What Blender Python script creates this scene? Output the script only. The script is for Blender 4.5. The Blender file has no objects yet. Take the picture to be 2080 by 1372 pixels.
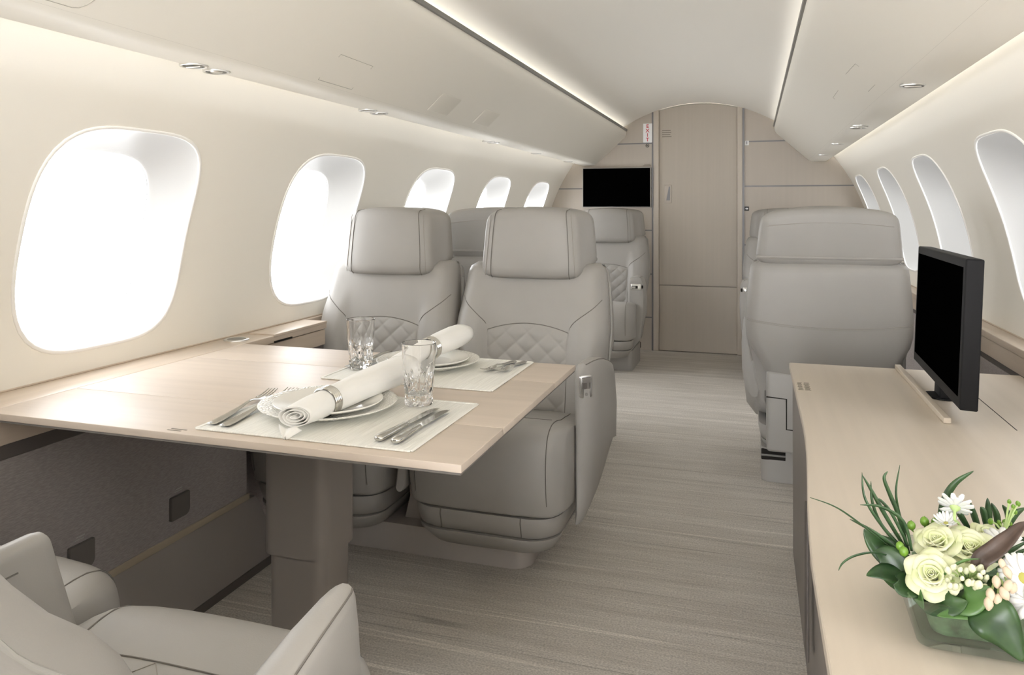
import bpy, bmesh, math, random
from mathutils import Vector, Matrix, Euler
random.seed(7)
PI = math.pi
SC = bpy.context.scene
COL = SC.collection

# ------------------------------------------------------------------ camera
FPX = 1530.0
TH = math.atan(490.0 / FPX)
CAM = Vector((0.386, 0.0, 1.06))
cd = bpy.data.cameras.new('camera')
cam = bpy.data.objects.new('camera', cd)
COL.objects.link(cam)
cam.location = CAM
cam.rotation_euler = (PI / 2, 0, TH)
cd.sensor_width = 36.0
cd.lens = 36.0 * FPX / 2080.0
cd.shift_y = -(686 - 425) / 2080.0
cd.clip_start = 0.02
SC.camera = cam
FW = Vector((-math.sin(TH), math.cos(TH), 0))
RT = Vector((math.cos(TH), math.sin(TH), 0))

def at(px, py, Y):
    """the point at depth Y along the cabin seen at a pixel of the 2080x1372 frame"""
    v = FW + RT * ((px - 1040) / FPX) + Vector((0, 0, (425 - py) / FPX))
    return CAM + v * (Y / v.y)

# ------------------------------------------------------------------ world, lights, exposure
vs = SC.view_settings
vs.view_transform = 'Standard'
vs.look = 'None'
vs.gamma = 1.0
vs.use_curve_mapping = False
vs.exposure = 0.21
W = bpy.data.worlds.new('overcast_sky')
SC.world = W
W.use_nodes = True
bg = W.node_tree.nodes['Background']
bg.inputs[0].default_value = (0.965, 0.972, 1.0, 1)
bg.inputs[1].default_value = 15.0
cy = SC.cycles
cy.use_denoising = True
cy.max_bounces = 12
cy.diffuse_bounces = 8
cy.glossy_bounces = 5
cy.transmission_bounces = 10
cy.transparent_max_bounces = 12
cy.sample_clamp_indirect = 6.0
cy.caustics_reflective = False

Y0, Y1 = -2.0, 5.70          # cabin ends
def area(name, loc, rot, sx, sy, power, col=(1, 0.985, 0.96), portal=False):
    l = bpy.data.lights.new(name, 'AREA')
    l.shape = 'RECTANGLE'
    l.size, l.size_y = sx, sy
    l.energy = power
    l.color = col
    o = bpy.data.objects.new(name, l)
    COL.objects.link(o)
    o.location = loc
    o.rotation_euler = rot
    if portal:
        l.cycles.is_portal = True
    return o
CL = Y1 - Y0 - 0.1
CM = (Y0 + Y1) / 2
WALL_COVE, CEIL_COVE = 2.4, 3.4
for s in (-1, 1):
    # strip lamp in the slot between overhead bin and side wall, washing the wall
    area('wall_cove_lamp', (s * 0.868, CM, 1.451), (0, -s * math.radians(48), 0), 0.02, CL, WALL_COVE)
    # strip lamp in the slot above the bin, washing the ceiling
    area('ceiling_cove_lamp', (s * 0.577, CM, 1.622), (0, s * math.radians(180 - 45), 0), 0.014, CL, CEIL_COVE)

# ------------------------------------------------------------------ materials
def srgb(r, g, b):
    f = lambda c: (c / 255 / 12.92) if c / 255 <= 0.04045 else ((c / 255 + 0.055) / 1.055) ** 2.4
    return (f(r), f(g), f(b), 1)

def mat(name, col, rough=0.5, metal=0.0, spec=0.5, noise=None, bump=None, **kw):
    m = bpy.data.materials.new(name)
    m.use_nodes = True
    nt = m.node_tree
    b = nt.nodes['Principled BSDF']
    b.inputs['Base Color'].default_value = col if len(col) == 4 else (*col, 1)
    b.inputs['Roughness'].default_value = rough
    b.inputs['Metallic'].default_value = metal
    b.inputs['Specular IOR Level'].default_value = spec
    for k, v in kw.items():
        b.inputs[k.replace('_', ' ')].default_value = v
    tc = nt.nodes.new('ShaderNodeTexCoord')
    if noise:   # (scale xyz, strength) : mottled colour
        sc, st = noise
        mp = nt.nodes.new('ShaderNodeMapping')
        mp.inputs['Scale'].default_value = sc
        nt.links.new(tc.outputs['Object'], mp.inputs['Vector'])
        n = nt.nodes.new('ShaderNodeTexNoise')
        n.inputs['Scale'].default_value = 1.0
        n.inputs['Detail'].default_value = 5.0
        nt.links.new(mp.outputs['Vector'], n.inputs['Vector'])
        r = nt.nodes.new('ShaderNodeValToRGB')
        c = b.inputs['Base Color'].default_value
        r.color_ramp.elements[0].position = 0.3
        r.color_ramp.elements[1].position = 0.7
        r.color_ramp.elements[0].color = (c[0] * (1 - st), c[1] * (1 - st), c[2] * (1 - st), 1)
        r.color_ramp.elements[1].color = (min(1, c[0] * (1 + st)), min(1, c[1] * (1 + st)), min(1, c[2] * (1 + st)), 1)
        nt.links.new(n.outputs['Fac'], r.inputs['Fac'])
        nt.links.new(r.outputs['Color'], b.inputs['Base Color'])
    if bump:    # (scale xyz, strength, distance)
        sc, st, di = bump
        mp = nt.nodes.new('ShaderNodeMapping')
        mp.inputs['Scale'].default_value = sc
        nt.links.new(tc.outputs['Object'], mp.inputs['Vector'])
        n = nt.nodes.new('ShaderNodeTexNoise')
        n.inputs['Scale'].default_value = 1.0
        n.inputs['Detail'].default_value = 3.0
        nt.links.new(mp.outputs['Vector'], n.inputs['Vector'])
        bp = nt.nodes.new('ShaderNodeBump')
        bp.inputs['Strength'].default_value = st
        bp.inputs['Distance'].default_value = di
        nt.links.new(n.outputs['Fac'], bp.inputs['Height'])
        nt.links.new(bp.outputs['Normal'], b.inputs['Normal'])
    return m

M = {}
M['cream'] = mat('cream_panel', (0.84, 0.812, 0.742), 0.55, spec=0.3)
M['bin'] = mat('cream_bin_panel', (0.83, 0.80, 0.725), 0.5, spec=0.3)
M['panel_dim'] = mat('perforated_cream', (0.76, 0.73, 0.655), 0.7, spec=0.2)
M['groove'] = mat('panel_gap', (0.42, 0.40, 0.35), 0.8, spec=0.1)
M['ceiling'] = mat('ceiling_panel', (0.86, 0.835, 0.775), 0.6, spec=0.25)
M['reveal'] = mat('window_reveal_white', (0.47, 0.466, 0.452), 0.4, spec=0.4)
M['rim'] = mat('window_rim_white', (0.90, 0.89, 0.86), 0.35, spec=0.5)
M['greytrim'] = mat('grey_seam_trim', (0.20, 0.195, 0.18), 0.45)
M['steel_strip'] = mat('grey_metal_strip', (0.17, 0.165, 0.168), 0.4, metal=0.3)
M['veneer'] = mat('beige_veneer', (0.455, 0.405, 0.345), 0.42, spec=0.4, noise=((40, 40, 1.5), 0.02))
M['veneer_door'] = mat('beige_veneer_door', (0.44, 0.39, 0.325), 0.42, spec=0.4, noise=((60, 60, 1.2), 0.02))
M['leather'] = mat('grey_leather', (0.335, 0.321, 0.299), 0.46, spec=0.4, noise=((6, 6, 6), 0.03), bump=((420, 420, 420), 0.12, 0.001))
M['leather_dark'] = mat('taupe_leather', (0.44, 0.405, 0.375), 0.5, spec=0.4, bump=((300, 300, 300), 0.1, 0.001))
M['seam'] = mat('seam_thread', (0.17, 0.158, 0.142), 0.7, spec=0.2)
M['stitch'] = mat('pale_stitch', (0.33, 0.31, 0.28), 0.7, spec=0.2)
M['piping'] = mat('leather_piping', (0.36, 0.35, 0.325), 0.5, spec=0.4)
M['wood'] = mat('pale_oak', (0.56, 0.48, 0.405), 0.42, spec=0.28, noise=((1.5, 38, 38), 0.05))
M['wood_ledge'] = mat('pale_oak_ledge', (0.57, 0.475, 0.385), 0.3, spec=0.5, noise=((38, 1.5, 38), 0.06))
M['wood_edge'] = mat('oak_edge', (0.53, 0.44, 0.355), 0.35, spec=0.5, noise=((2, 60, 60), 0.08))
M['wood_cred'] = mat('pale_oak_satin', (0.56, 0.49, 0.405), 0.36, spec=0.45, noise=((38, 1.5, 38), 0.04))
M['under'] = mat('dark_edge_strip', (0.16, 0.145, 0.13), 0.6)
M['underside'] = mat('pale_table_underside', (0.55, 0.48, 0.41), 0.6)  # made pale to bounce light onto the floor and panels below
M['pedestal'] = mat('taupe_pedestal', (0.22, 0.193, 0.172), 0.33, spec=0.5)
M['dado'] = mat('taupe_lower_panel', (0.27, 0.242, 0.222), 0.5)
M['dado_dark'] = mat('dark_kickboard', (0.10, 0.086, 0.078), 0.6)
M['strip_wood'] = mat('olive_wood_strip', (0.42, 0.355, 0.265), 0.4, noise=((40, 2, 40), 0.08))
M['cred_side'] = mat('taupe_credenza_side', (0.185, 0.165, 0.15), 0.4, noise=((40, 40, 2), 0.06))
M['outlet'] = mat('dark_outlet_cover', (0.13, 0.117, 0.106), 0.4)
M['chrome'] = mat('brushed_chrome', (0.74, 0.73, 0.70), 0.33, metal=1.0)
M['silver'] = mat('polished_silver', (0.58, 0.57, 0.53), 0.14, metal=1.0)
M['black'] = mat('black_screen', (0.0008, 0.0008, 0.0008), 0.9, spec=0.0)
M['blackframe'] = mat('black_plastic', (0.008, 0.008, 0.009), 0.6, spec=0.22)
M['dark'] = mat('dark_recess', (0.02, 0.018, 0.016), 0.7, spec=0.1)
M['greyframe'] = mat('grey_screen_frame', (0.40, 0.38, 0.36), 0.5)
M['signwhite'] = mat('sign_white', (0.82, 0.82, 0.82), 0.5)
M['signred'] = mat('sign_red', (0.52, 0.04, 0.05), 0.5)
M['signdark'] = mat('sign_dark', (0.05, 0.05, 0.05), 0.6)
M['placard'] = mat('placard_print', (0.20, 0.18, 0.15), 0.7, spec=0.1)
M['placard_pale'] = mat('placard_print_pale', (0.45, 0.43, 0.42), 0.7, spec=0.1)
M['porcelain'] = mat('white_porcelain', (0.84, 0.83, 0.79), 0.12, spec=0.6)
M['linen'] = mat('white_linen', (0.86, 0.855, 0.83), 0.85, spec=0.15, bump=((900, 900, 900), 0.15, 0.001))
M['berry'] = mat('green_berry', (0.14, 0.27, 0.03), 0.35)
M['stem'] = mat('green_stem', (0.20, 0.34, 0.08), 0.5)
M['stem_pale'] = mat('pale_green_stem', (0.38, 0.50, 0.20), 0.5)
M['petal_white'] = mat('white_petal', (0.74, 0.75, 0.74), 0.6, spec=0.2, Subsurface_Weight=0.1, Subsurface_Radius=(0.01, 0.01, 0.006))
M['daisy_eye'] = mat('daisy_eye', (0.42, 0.40, 0.10), 0.8)
M['bud_pink'] = mat('blush_bud', (0.58, 0.47, 0.35), 0.55)
M['bud_white'] = mat('cream_bud', (0.64, 0.65, 0.46), 0.55)
M['leaf_brown'] = mat('bronze_leaf', (0.065, 0.042, 0.032), 0.42, noise=((60, 60, 60), 0.25))
M['foam'] = mat('green_floral_foam', (0.10, 0.16, 0.085), 0.85, noise=((70, 70, 70), 0.55), bump=((90, 90, 90), 0.5, 0.004))

def leafmat(name, a, b, rough=0.35):
    m = mat(name, a, rough, spec=0.5)
    nt = m.node_tree
    n = nt.nodes.new('ShaderNodeTexNoise')
    n.inputs['Scale'].default_value = 45
    r = nt.nodes.new('ShaderNodeValToRGB')
    r.color_ramp.elements[0].color = (*a, 1)
    r.color_ramp.elements[1].color = (*b, 1)
    r.color_ramp.elements[0].position = 0.35
    r.color_ramp.elements[1].position = 0.7
    tc = nt.nodes.new('ShaderNodeTexCoord')
    nt.links.new(tc.outputs['Object'], n.inputs['Vector'])
    nt.links.new(n.outputs['Fac'], r.inputs['Fac'])
    nt.links.new(r.outputs['Color'], nt.nodes['Principled BSDF'].inputs['Base Color'])
    return m
M['leaf'] = leafmat('dark_green_leaf', (0.014, 0.042, 0.012), (0.036, 0.085, 0.022))
M['leaf_light'] = leafmat('mid_green_leaf', (0.045, 0.11, 0.025), (0.085, 0.18, 0.045))
M['grass'] = leafmat('grass_blade_green', (0.02, 0.052, 0.018), (0.045, 0.10, 0.034))

def rosemat():
    m = mat('ivory_rose_petal', (0.84, 0.85, 0.60), 0.6, spec=0.2, Subsurface_Weight=0.15, Subsurface_Radius=(0.012, 0.012, 0.006))
    nt = m.node_tree
    n = nt.nodes.new('ShaderNodeTexNoise')
    n.inputs['Scale'].default_value = 40
    r = nt.nodes.new('ShaderNodeValToRGB')
    r.color_ramp.elements[0].color = (0.56, 0.63, 0.29, 1)
    r.color_ramp.elements[1].color = (0.74, 0.75, 0.55, 1)
    r.color_ramp.elements[0].position = 0.25
    r.color_ramp.elements[1].position = 0.6
    tc = nt.nodes.new('ShaderNodeTexCoord')
    nt.links.new(tc.outputs['Object'], n.inputs['Vector'])
    nt.links.new(n.outputs['Fac'], r.inputs['Fac'])
    nt.links.new(r.outputs['Color'], nt.nodes['Principled BSDF'].inputs['Base Color'])
    return m
M['rose'] = rosemat()

def glass_thin(name, tint, refl=0.12, rough=0.0):
    m = bpy.data.materials.new(name)
    m.use_nodes = True
    nt = m.node_tree
    nt.nodes.clear()
    o = nt.nodes.new('ShaderNodeOutputMaterial')
    mx = nt.nodes.new('ShaderNodeMixShader')
    t = nt.nodes.new('ShaderNodeBsdfTransparent')
    g = nt.nodes.new('ShaderNodeBsdfGlossy')
    lf = nt.nodes.new('ShaderNodeLayerWeight')
    lf.inputs['Blend'].default_value = 0.5
    lw = nt.nodes.new('ShaderNodeMath')
    lw.operation = 'POWER'
    lw.inputs[1].default_value = 5.0
    nt.links.new(lf.outputs['Facing'], lw.inputs[0])
    mt = nt.nodes.new('ShaderNodeMath')
    mt.operation = 'MULTIPLY_ADD'
    mt.inputs[1].default_value = 0.9
    mt.inputs[2].default_value = refl
    mt.use_clamp = True
    t.inputs['Color'].default_value = (*tint, 1)
    g.inputs['Roughness'].default_value = rough
    nt.links.new(lw.outputs[0], mt.inputs[0])
    nt.links.new(mt.outputs[0], mx.inputs[0])
    nt.links.new(t.outputs[0], mx.inputs[1])
    nt.links.new(g.outputs[0], mx.inputs[2])
    nt.links.new(mx.outputs[0], o.inputs[0])
    return m
M['pane_clear'] = glass_thin('clear_window_glass', (0.70, 0.705, 0.705), 0.0)  # pane tints graded by window to balance the daylight inside
M['pane_dim'] = glass_thin('shaded_window_glass', (0.25, 0.253, 0.253), 0.0)
M['pane'] = glass_thin('dimmed_window_glass', (0.41, 0.414, 0.414), 0.0)
M['bowlglass'] = glass_thin('bowl_glass', (0.90, 0.95, 0.93), 0.10)
def crystal():
    m = mat('cut_crystal', (1, 1, 1), 0.0, spec=0.5)
    b = m.node_tree.nodes['Principled BSDF']
    b.inputs['Transmission Weight'].default_value = 1.0
    b.inputs['IOR'].default_value = 1.42
    return m
M['crystal'] = crystal()

def carpet():
    m = bpy.data.materials.new('striated_carpet')
    m.use_nodes = True
    nt = m.node_tree
    b = nt.nodes['Principled BSDF']
    b.inputs['Roughness'].default_value = 0.9
    b.inputs['Specular IOR Level'].default_value = 0.12
    tc = nt.nodes.new('ShaderNodeTexCoord')
    def nz(sc, det=4, dist=0.0):
        mp = nt.nodes.new('ShaderNodeMapping')
        mp.inputs['Scale'].default_value = sc
        n = nt.nodes.new('ShaderNodeTexNoise')
        n.inputs['Scale'].default_value = 1
        n.inputs['Detail'].default_value = det
        n.inputs['Distortion'].default_value = dist
        nt.links.new(tc.outputs['Object'], mp.inputs['Vector'])
        nt.links.new(mp.outputs['Vector'], n.inputs['Vector'])
        return n.outputs['Fac']
    def ramp(src, stops):
        r = nt.nodes.new('ShaderNodeValToRGB')
        e = r.color_ramp.elements
        while len(e) < len(stops):
            e.new(0.5)
        for k, (p, v) in enumerate(stops):
            e[k].position = p
            e[k].color = (v, v, v, 1) if not isinstance(v, tuple) else (*v, 1)
        nt.links.new(src, r.inputs['Fac'])
        return r.outputs['Color']
    def mul(a, c):
        x = nt.nodes.new('ShaderNodeMix')
        x.data_type = 'RGBA'
        x.blend_type = 'MULTIPLY'
        x.inputs[0].default_value = 1
        nt.links.new(a, x.inputs[6])
        nt.links.new(c, x.inputs[7])
        return x.outputs[2]
    base = ramp(nz((1.6, 20, 1), 4, 0.3), [(0.32, (0.48, 0.449, 0.405)), (0.68, (0.57, 0.54, 0.494))])
    fine = ramp(nz((7, 150, 1), 3), [(0.3, 0.90), (0.7, 1.08)])
    line = ramp(nz((0.16, 17, 3.3), 1, 0.1), [(0.0, 1.0), (0.592, 1.0), (0.60, 1.26), (0.612, 1.26), (0.62, 1.0), (1.0, 1.0)])
    dark = ramp(nz((0.22, 19, 7.7), 1, 0.1), [(0.0, 1.0), (0.402, 1.0), (0.409, 0.74), (0.416, 0.74), (0.425, 1.0), (1.0, 1.0)])
    grain = ramp(nz((190, 280, 1), 2), [(0.3, 0.78), (0.7, 1.24)])
    c = mul(mul(mul(mul(base, fine), line), dark), grain)
    nt.links.new(c, b.inputs['Base Color'])
    bp = nt.nodes.new('ShaderNodeBump')
    bp.inputs['Strength'].default_value = 0.35
    bp.inputs['Distance'].default_value = 0.004
    ht = mul(ramp(nz((1.6, 20, 1), 4, 0.3), [(0.3, 0.6), (0.7, 1.0)]), mul(dark, grain))
    nt.links.new(ht, bp.inputs['Height'])
    nt.links.new(bp.outputs['Normal'], b.inputs['Normal'])
    return m
M['carpet'] = carpet()

def weave(name, c0, c1, axis_scale, bump=0.4, rough=0.85):
    m = mat(name, c0, rough, spec=0.2)
    nt = m.node_tree
    b = nt.nodes['Principled BSDF']
    tc = nt.nodes.new('ShaderNodeTexCoord')
    mp = nt.nodes.new('ShaderNodeMapping')
    mp.inputs['Scale'].default_value = axis_scale
    n = nt.nodes.new('ShaderNodeTexNoise')
    n.inputs['Scale'].default_value = 1
    n.inputs['Detail'].default_value = 2
    r = nt.nodes.new('ShaderNodeValToRGB')
    r.color_ramp.elements[0].color = (*c0, 1)
    r.color_ramp.elements[1].color = (*c1, 1)
    r.color_ramp.elements[0].position = 0.38
    r.color_ramp.elements[1].position = 0.66
    nt.links.new(tc.outputs['Object'], mp.inputs['Vector'])
    nt.links.new(mp.outputs['Vector'], n.inputs['Vector'])
    nt.links.new(n.outputs['Fac'], r.inputs['Fac'])
    nt.links.new(r.outputs['Color'], b.inputs['Base Color'])
    bp = nt.nodes.new('ShaderNodeBump')
    bp.inputs['Strength'].default_value = bump
    bp.inputs['Distance'].default_value = 0.002
    nt.links.new(n.outputs['Fac'], bp.inputs['Height'])
    nt.links.new(bp.outputs['Normal'], b.inputs['Normal'])
    return m
M['fabric'] = weave('taupe_woven_panel', (0.29, 0.262, 0.254), (0.36, 0.328, 0.318), (60, 70, 520), 0.06)
M['mat_cloth'] = weave('ribbed_white_placemat', (0.74, 0.735, 0.69), (0.83, 0.825, 0.78), (330, 9, 20), 0.5)
def beaded():
    m = mat('beaded_porcelain', (0.82, 0.81, 0.765), 0.2, spec=0.6)
    nt = m.node_tree
    tc = nt.nodes.new('ShaderNodeTexCoord')
    v = nt.nodes.new('ShaderNodeTexVoronoi')
    v.inputs['Scale'].default_value = 210
    bp = nt.nodes.new('ShaderNodeBump')
    bp.invert = True
    bp.inputs['Strength'].default_value = 0.8
    bp.inputs['Distance'].default_value = 0.003
    nt.links.new(tc.outputs['Object'], v.inputs['Vector'])
    nt.links.new(v.outputs['Distance'], bp.inputs['Height'])
    nt.links.new(bp.outputs['Normal'], nt.nodes['Principled BSDF'].inputs['Normal'])
    return m
M['beaded'] = beaded()

# ------------------------------------------------------------------ mesh helpers
class MB:
    def __init__(self):
        self.v, self.f = [], []
    def add(self, vs, fs):
        o = len(self.v)
        self.v += [tuple(p) for p in vs]
        self.f += [tuple(i + o for i in f) for f in fs]
        return self
    def loft(self, rings, caps=(True, True), closed=True):
        n = len(rings[0])
        vs = [p for r in rings for p in r]
        fs = []
        m = n if closed else n - 1
        for k in range(len(rings) - 1):
            for i in range(m):
                j = (i + 1) % n
                fs.append((k * n + i, k * n + j, (k + 1) * n + j, (k + 1) * n + i))
        if caps[0]:
            fs.append(tuple(range(n))[::-1])
        if caps[1]:
            fs.append(tuple((len(rings) - 1) * n + i for i in range(n)))
        return self.add(vs, fs)
    def box(self, x0, x1, y0, y1, z0, z1):
        vs = [(x, y, z) for z in (z0, z1) for y in (y0, y1) for x in (x0, x1)]
        return self.add(vs, [(0, 2, 3, 1), (4, 5, 7, 6), (0, 1, 5, 4), (2, 6, 7, 3), (0, 4, 6, 2), (1, 3, 7, 5)])
    def tube(self, path, r, n=6, caps=True):
        path = [Vector(p) for p in path]
        rings = []
        up = None
        for i, p in enumerate(path):
            t = (path[min(i + 1, len(path) - 1)] - path[max(i - 1, 0)])
            if t.length < 1e-9:
                t = Vector((0, 0, 1))
            t.normalize()
            if up is None:
                up = Vector((0, 0, 1)) if abs(t.z) < 0.9 else Vector((1, 0, 0))
            a = t.cross(up)
            if a.length < 1e-6:
                a = t.cross(Vector((0, 1, 0)))
            a.normalize()
            up = a.cross(t).normalized()
            rr = r(i / max(1, len(path) - 1)) if callable(r) else r
            rings.append([p + a * (rr * math.cos(2 * PI * k / n)) + up * (rr * math.sin(2 * PI * k / n)) for k in range(n)])
        return self.loft(rings, (caps, caps))
    def lathe(self, prof, n=40, c=(0, 0, 0)):
        rings = [[(c[0] + r * math.cos(2 * PI * k / n), c[1] + r * math.sin(2 * PI * k / n), c[2] + z) for k in range(n)] for r, z in prof]
        return self.loft(rings)
    def grid(self, f, nu, nv):
        vs = [f(i / nu, j / nv) for j in range(nv + 1) for i in range(nu + 1)]
        fs = [(j * (nu + 1) + i, j * (nu + 1) + i + 1, (j + 1) * (nu + 1) + i + 1, (j + 1) * (nu + 1) + i) for j in range(nv) for i in range(nu)]
        return self.add(vs, fs)
    def rbox(self, x0, x1, y0, y1, z0, z1, r=0.004, n=4):
        """rounded box: lofted rounded rectangles with eased ends"""
        r = min(r, (x1 - x0) / 2.01, (y1 - y0) / 2.01, (z1 - z0) / 2.01)
        rings = []
        for a in range(n + 1):
            t = PI / 2 * a / n
            rings.append((z0 + r * (1 - math.sin(t)), r * (1 - math.cos(t))))
        rings = [(z0 + r * (1 - math.sin(PI / 2 * a / n)), r * (1 - math.cos(PI / 2 * a / n))) for a in range(n, -1, -1)]
        top = [(z1 - r * (1 - math.sin(PI / 2 * a / n)), r * (1 - math.cos(PI / 2 * a / n))) for a in range(0, n + 1)]
        R = []
        for z, ins in rings + top:
            pts = rrect(x0 + ins, x1 - ins, y0 + ins, y1 - ins, max(r - ins, 0.0004), n)
            R.append([(x, y, z) for x, y in pts])
        return self.loft(R)
    def build(self, name, material, parent=None, smooth=40, sub=0, solid=None, bevel=None):
        me = bpy.data.meshes.new(name)
        me.from_pydata(self.v, [], self.f)
        bm = bmesh.new()
        bm.from_mesh(me)
        bmesh.ops.remove_doubles(bm, verts=bm.verts, dist=1e-6)
        bmesh.ops.recalc_face_normals(bm, faces=bm.faces)
        bm.to_mesh(me)
        bm.free()
        me.materials.append(material)
        if smooth:
            for p in me.polygons:
                p.use_smooth = True
            me.set_sharp_from_angle(angle=math.radians(smooth))
        o = bpy.data.objects.new(name, me)
        COL.objects.link(o)
        if parent:
            o.parent = parent
        if solid:
            md = o.modifiers.new('thickness', 'SOLIDIFY')
            md.thickness = solid
            md.offset = 0
        if bevel:
            md = o.modifiers.new('bevel', 'BEVEL')
            md.width = bevel
            md.segments = 2
            md.limit_method = 'ANGLE'
        if sub:
            md = o.modifiers.new('smooth', 'SUBSURF')
            md.levels = sub
            md.render_levels = sub
        return o

def rrect(x0, x1, y0, y1, r, n=4):
    pts = []
    for cx, cy, a0 in ((x1 - r, y1 - r, 0), (x0 + r, y1 - r, PI / 2), (x0 + r, y0 + r, PI), (x1 - r, y0 + r, 1.5 * PI)):
        for k in range(n + 1):
            a = a0 + PI / 2 * k / n
            pts.append((cx + r * math.cos(a), cy + r * math.sin(a)))
    return pts

def catmull(pts, n=4, closed=False):
    P = [Vector(p) for p in pts]
    L = len(P)
    out = []
    rng = range(L) if closed else range(L - 1)
    for i in rng:
        if closed:
            a, b, c, d = P[(i - 1) % L], P[i], P[(i + 1) % L], P[(i + 2) % L]
        else:
            a, b, c, d = P[max(i - 1, 0)], P[i], P[i + 1], P[min(i + 2, L - 1)]
        for k in range(n):
            t = k / n
            out.append(0.5 * ((2 * b) + (c - a) * t + (2 * a - 5 * b + 4 * c - d) * t * t + (3 * b - a - 3 * c + d) * t ** 3))
    if not closed:
        out.append(P[-1])
    return out

def lerp_tab(tab, x):
    if x <= tab[0][0]:
        return tab[0][1]
    for (a, va), (b, vb) in zip(tab, tab[1:]):
        if x <= b:
            t = (x - a) / (b - a)
            return va + (vb - va) * t
    return tab[-1][1]

def sm(a, b, x):
    t = min(1, max(0, (x - a) / (b - a)))
    return t * t * (3 - 2 * t)

def tag(o, label, cat, group=None, kind=None):
    o['label'] = label
    o['category'] = cat
    if group:
        o['group'] = group
    if kind:
        o['kind'] = kind
    return o

def struct(o, label, cat):
    return tag(o, label, cat, None, 'structure')

def thing(name, label, cat, loc=(0, 0, 0), rz=0.0, group=None):
    o = bpy.data.objects.new(name, None)
    o.empty_display_size = 0.05
    COL.objects.link(o)
    o.location = loc
    o.rotation_euler = (0, 0, rz)
    return tag(o, label, cat, group)

def kids(o):
    return [c for c in COL.objects if c.parent == o]

def dup(o, loc=None, rz=None, label=None):
    """copy of a thing with its parts and sub-parts"""
    r = o.copy()
    COL.objects.link(r)
    if loc is not None:
        r.location = loc
    if rz is not None:
        r.rotation_euler = (0, 0, rz)
    if label:
        r['label'] = label
    for c in kids(o):
        d = c.copy()
        COL.objects.link(d)
        d.parent = r
        for g in kids(c):
            e = g.copy()
            COL.objects.link(e)
            e.parent = d
    return r

def text(body, size, loc, rot, material, parent, name='lettering', ext=0.0004, align='CENTER', sp=1.0):
    c = bpy.data.curves.new(name, 'FONT')
    c.body = body
    c.size = size
    c.extrude = ext
    c.align_x = align
    c.align_y = 'CENTER'
    c.space_line = sp
    c.offset = size * 0.022
    c.materials.append(material)
    tmp = bpy.data.objects.new(name, c)
    me = bpy.data.meshes.new_from_object(tmp)
    bpy.data.objects.remove(tmp)
    o = bpy.data.objects.new(name, me)
    COL.objects.link(o)
    o.location = loc
    o.rotation_euler = rot
    if parent:
        o.parent = parent
    return o

# ------------------------------------------------------------------ cabin shell
R0, ZC = 1.175, 0.70
def cyl(s, Y, phi, R=R0):
    return (s * R * math.cos(phi), Y, ZC + R * math.sin(phi))
PH0, PH1 = -0.085, 1.10
WA, WB, WPH0 = 0.253, 0.238, 0.252        # window opening: half length, half angle, centre angle
PA, PB, PPH0 = 0.205, 0.178, 0.222         # pane
def sup(dy, ds, a, b, n=3.7):
    k = (abs(dy / a) ** n + abs(ds / b) ** n) ** (-1 / n)
    return dy * k, ds * k
def outline(N, a, b, n=3.7):
    return [sup(math.cos(2 * PI * i / N) * a, math.sin(2 * PI * i / N) * b, a, b, n) for i in range(N)]

def raise_right(s):
    return 0.022 if s > 0 else 0.0
def build_wall(s, centres, name, label):
    WPH = WPH0 + raise_right(s)
    mb = MB()
    mids = [Y0] + [(a + b) / 2 for a, b in zip(centres, centres[1:])] + [Y1]
    ns, nt = 20, 12
    for c, ya, yb in zip(centres, mids, mids[1:]):
        bd = [(yb, PH0 + (PH1 - PH0) * k / ns) for k in range(ns)]
        bd += [(yb + (ya - yb) * k / nt, PH1) for k in range(nt)]
        bd += [(ya, PH1 + (PH0 - PH1) * k / ns) for k in range(ns)]
        bd += [(ya + (yb - ya) * k / nt, PH0) for k in range(nt)]
        rings = []
        ins = []
        for y, p in bd:
            dy, ds = sup(y - c, p - WPH, WA, WB)
            ins.append((c + dy, WPH + ds))
        K = 9
        for k in range(K + 1):
            t = (k / K) ** 1.4
            rings.append([cyl(s, iy + (y - iy) * t, ip + (p - ip) * t) for (iy, ip), (y, p) in zip(ins, bd)])
        mb.loft(rings, (False, False))
    o = mb.build(name, M['cream'], smooth=60)
    return struct(o, label, 'wall')
CENL = [1.49 + 0.925 * k for k in range(-3, 5)]
CENR = [1.49 + 0.925 * k for k in range(-3, 1)] + [2.455, 3.42, 4.365, 5.28]
build_wall(-1, CENL, 'wall_left', 'curved cream side wall with the row of blown-out windows beside the dining table')
build_wall(1, CENR, 'wall_right', 'curved cream side wall with deep windows beside the credenza')

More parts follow.
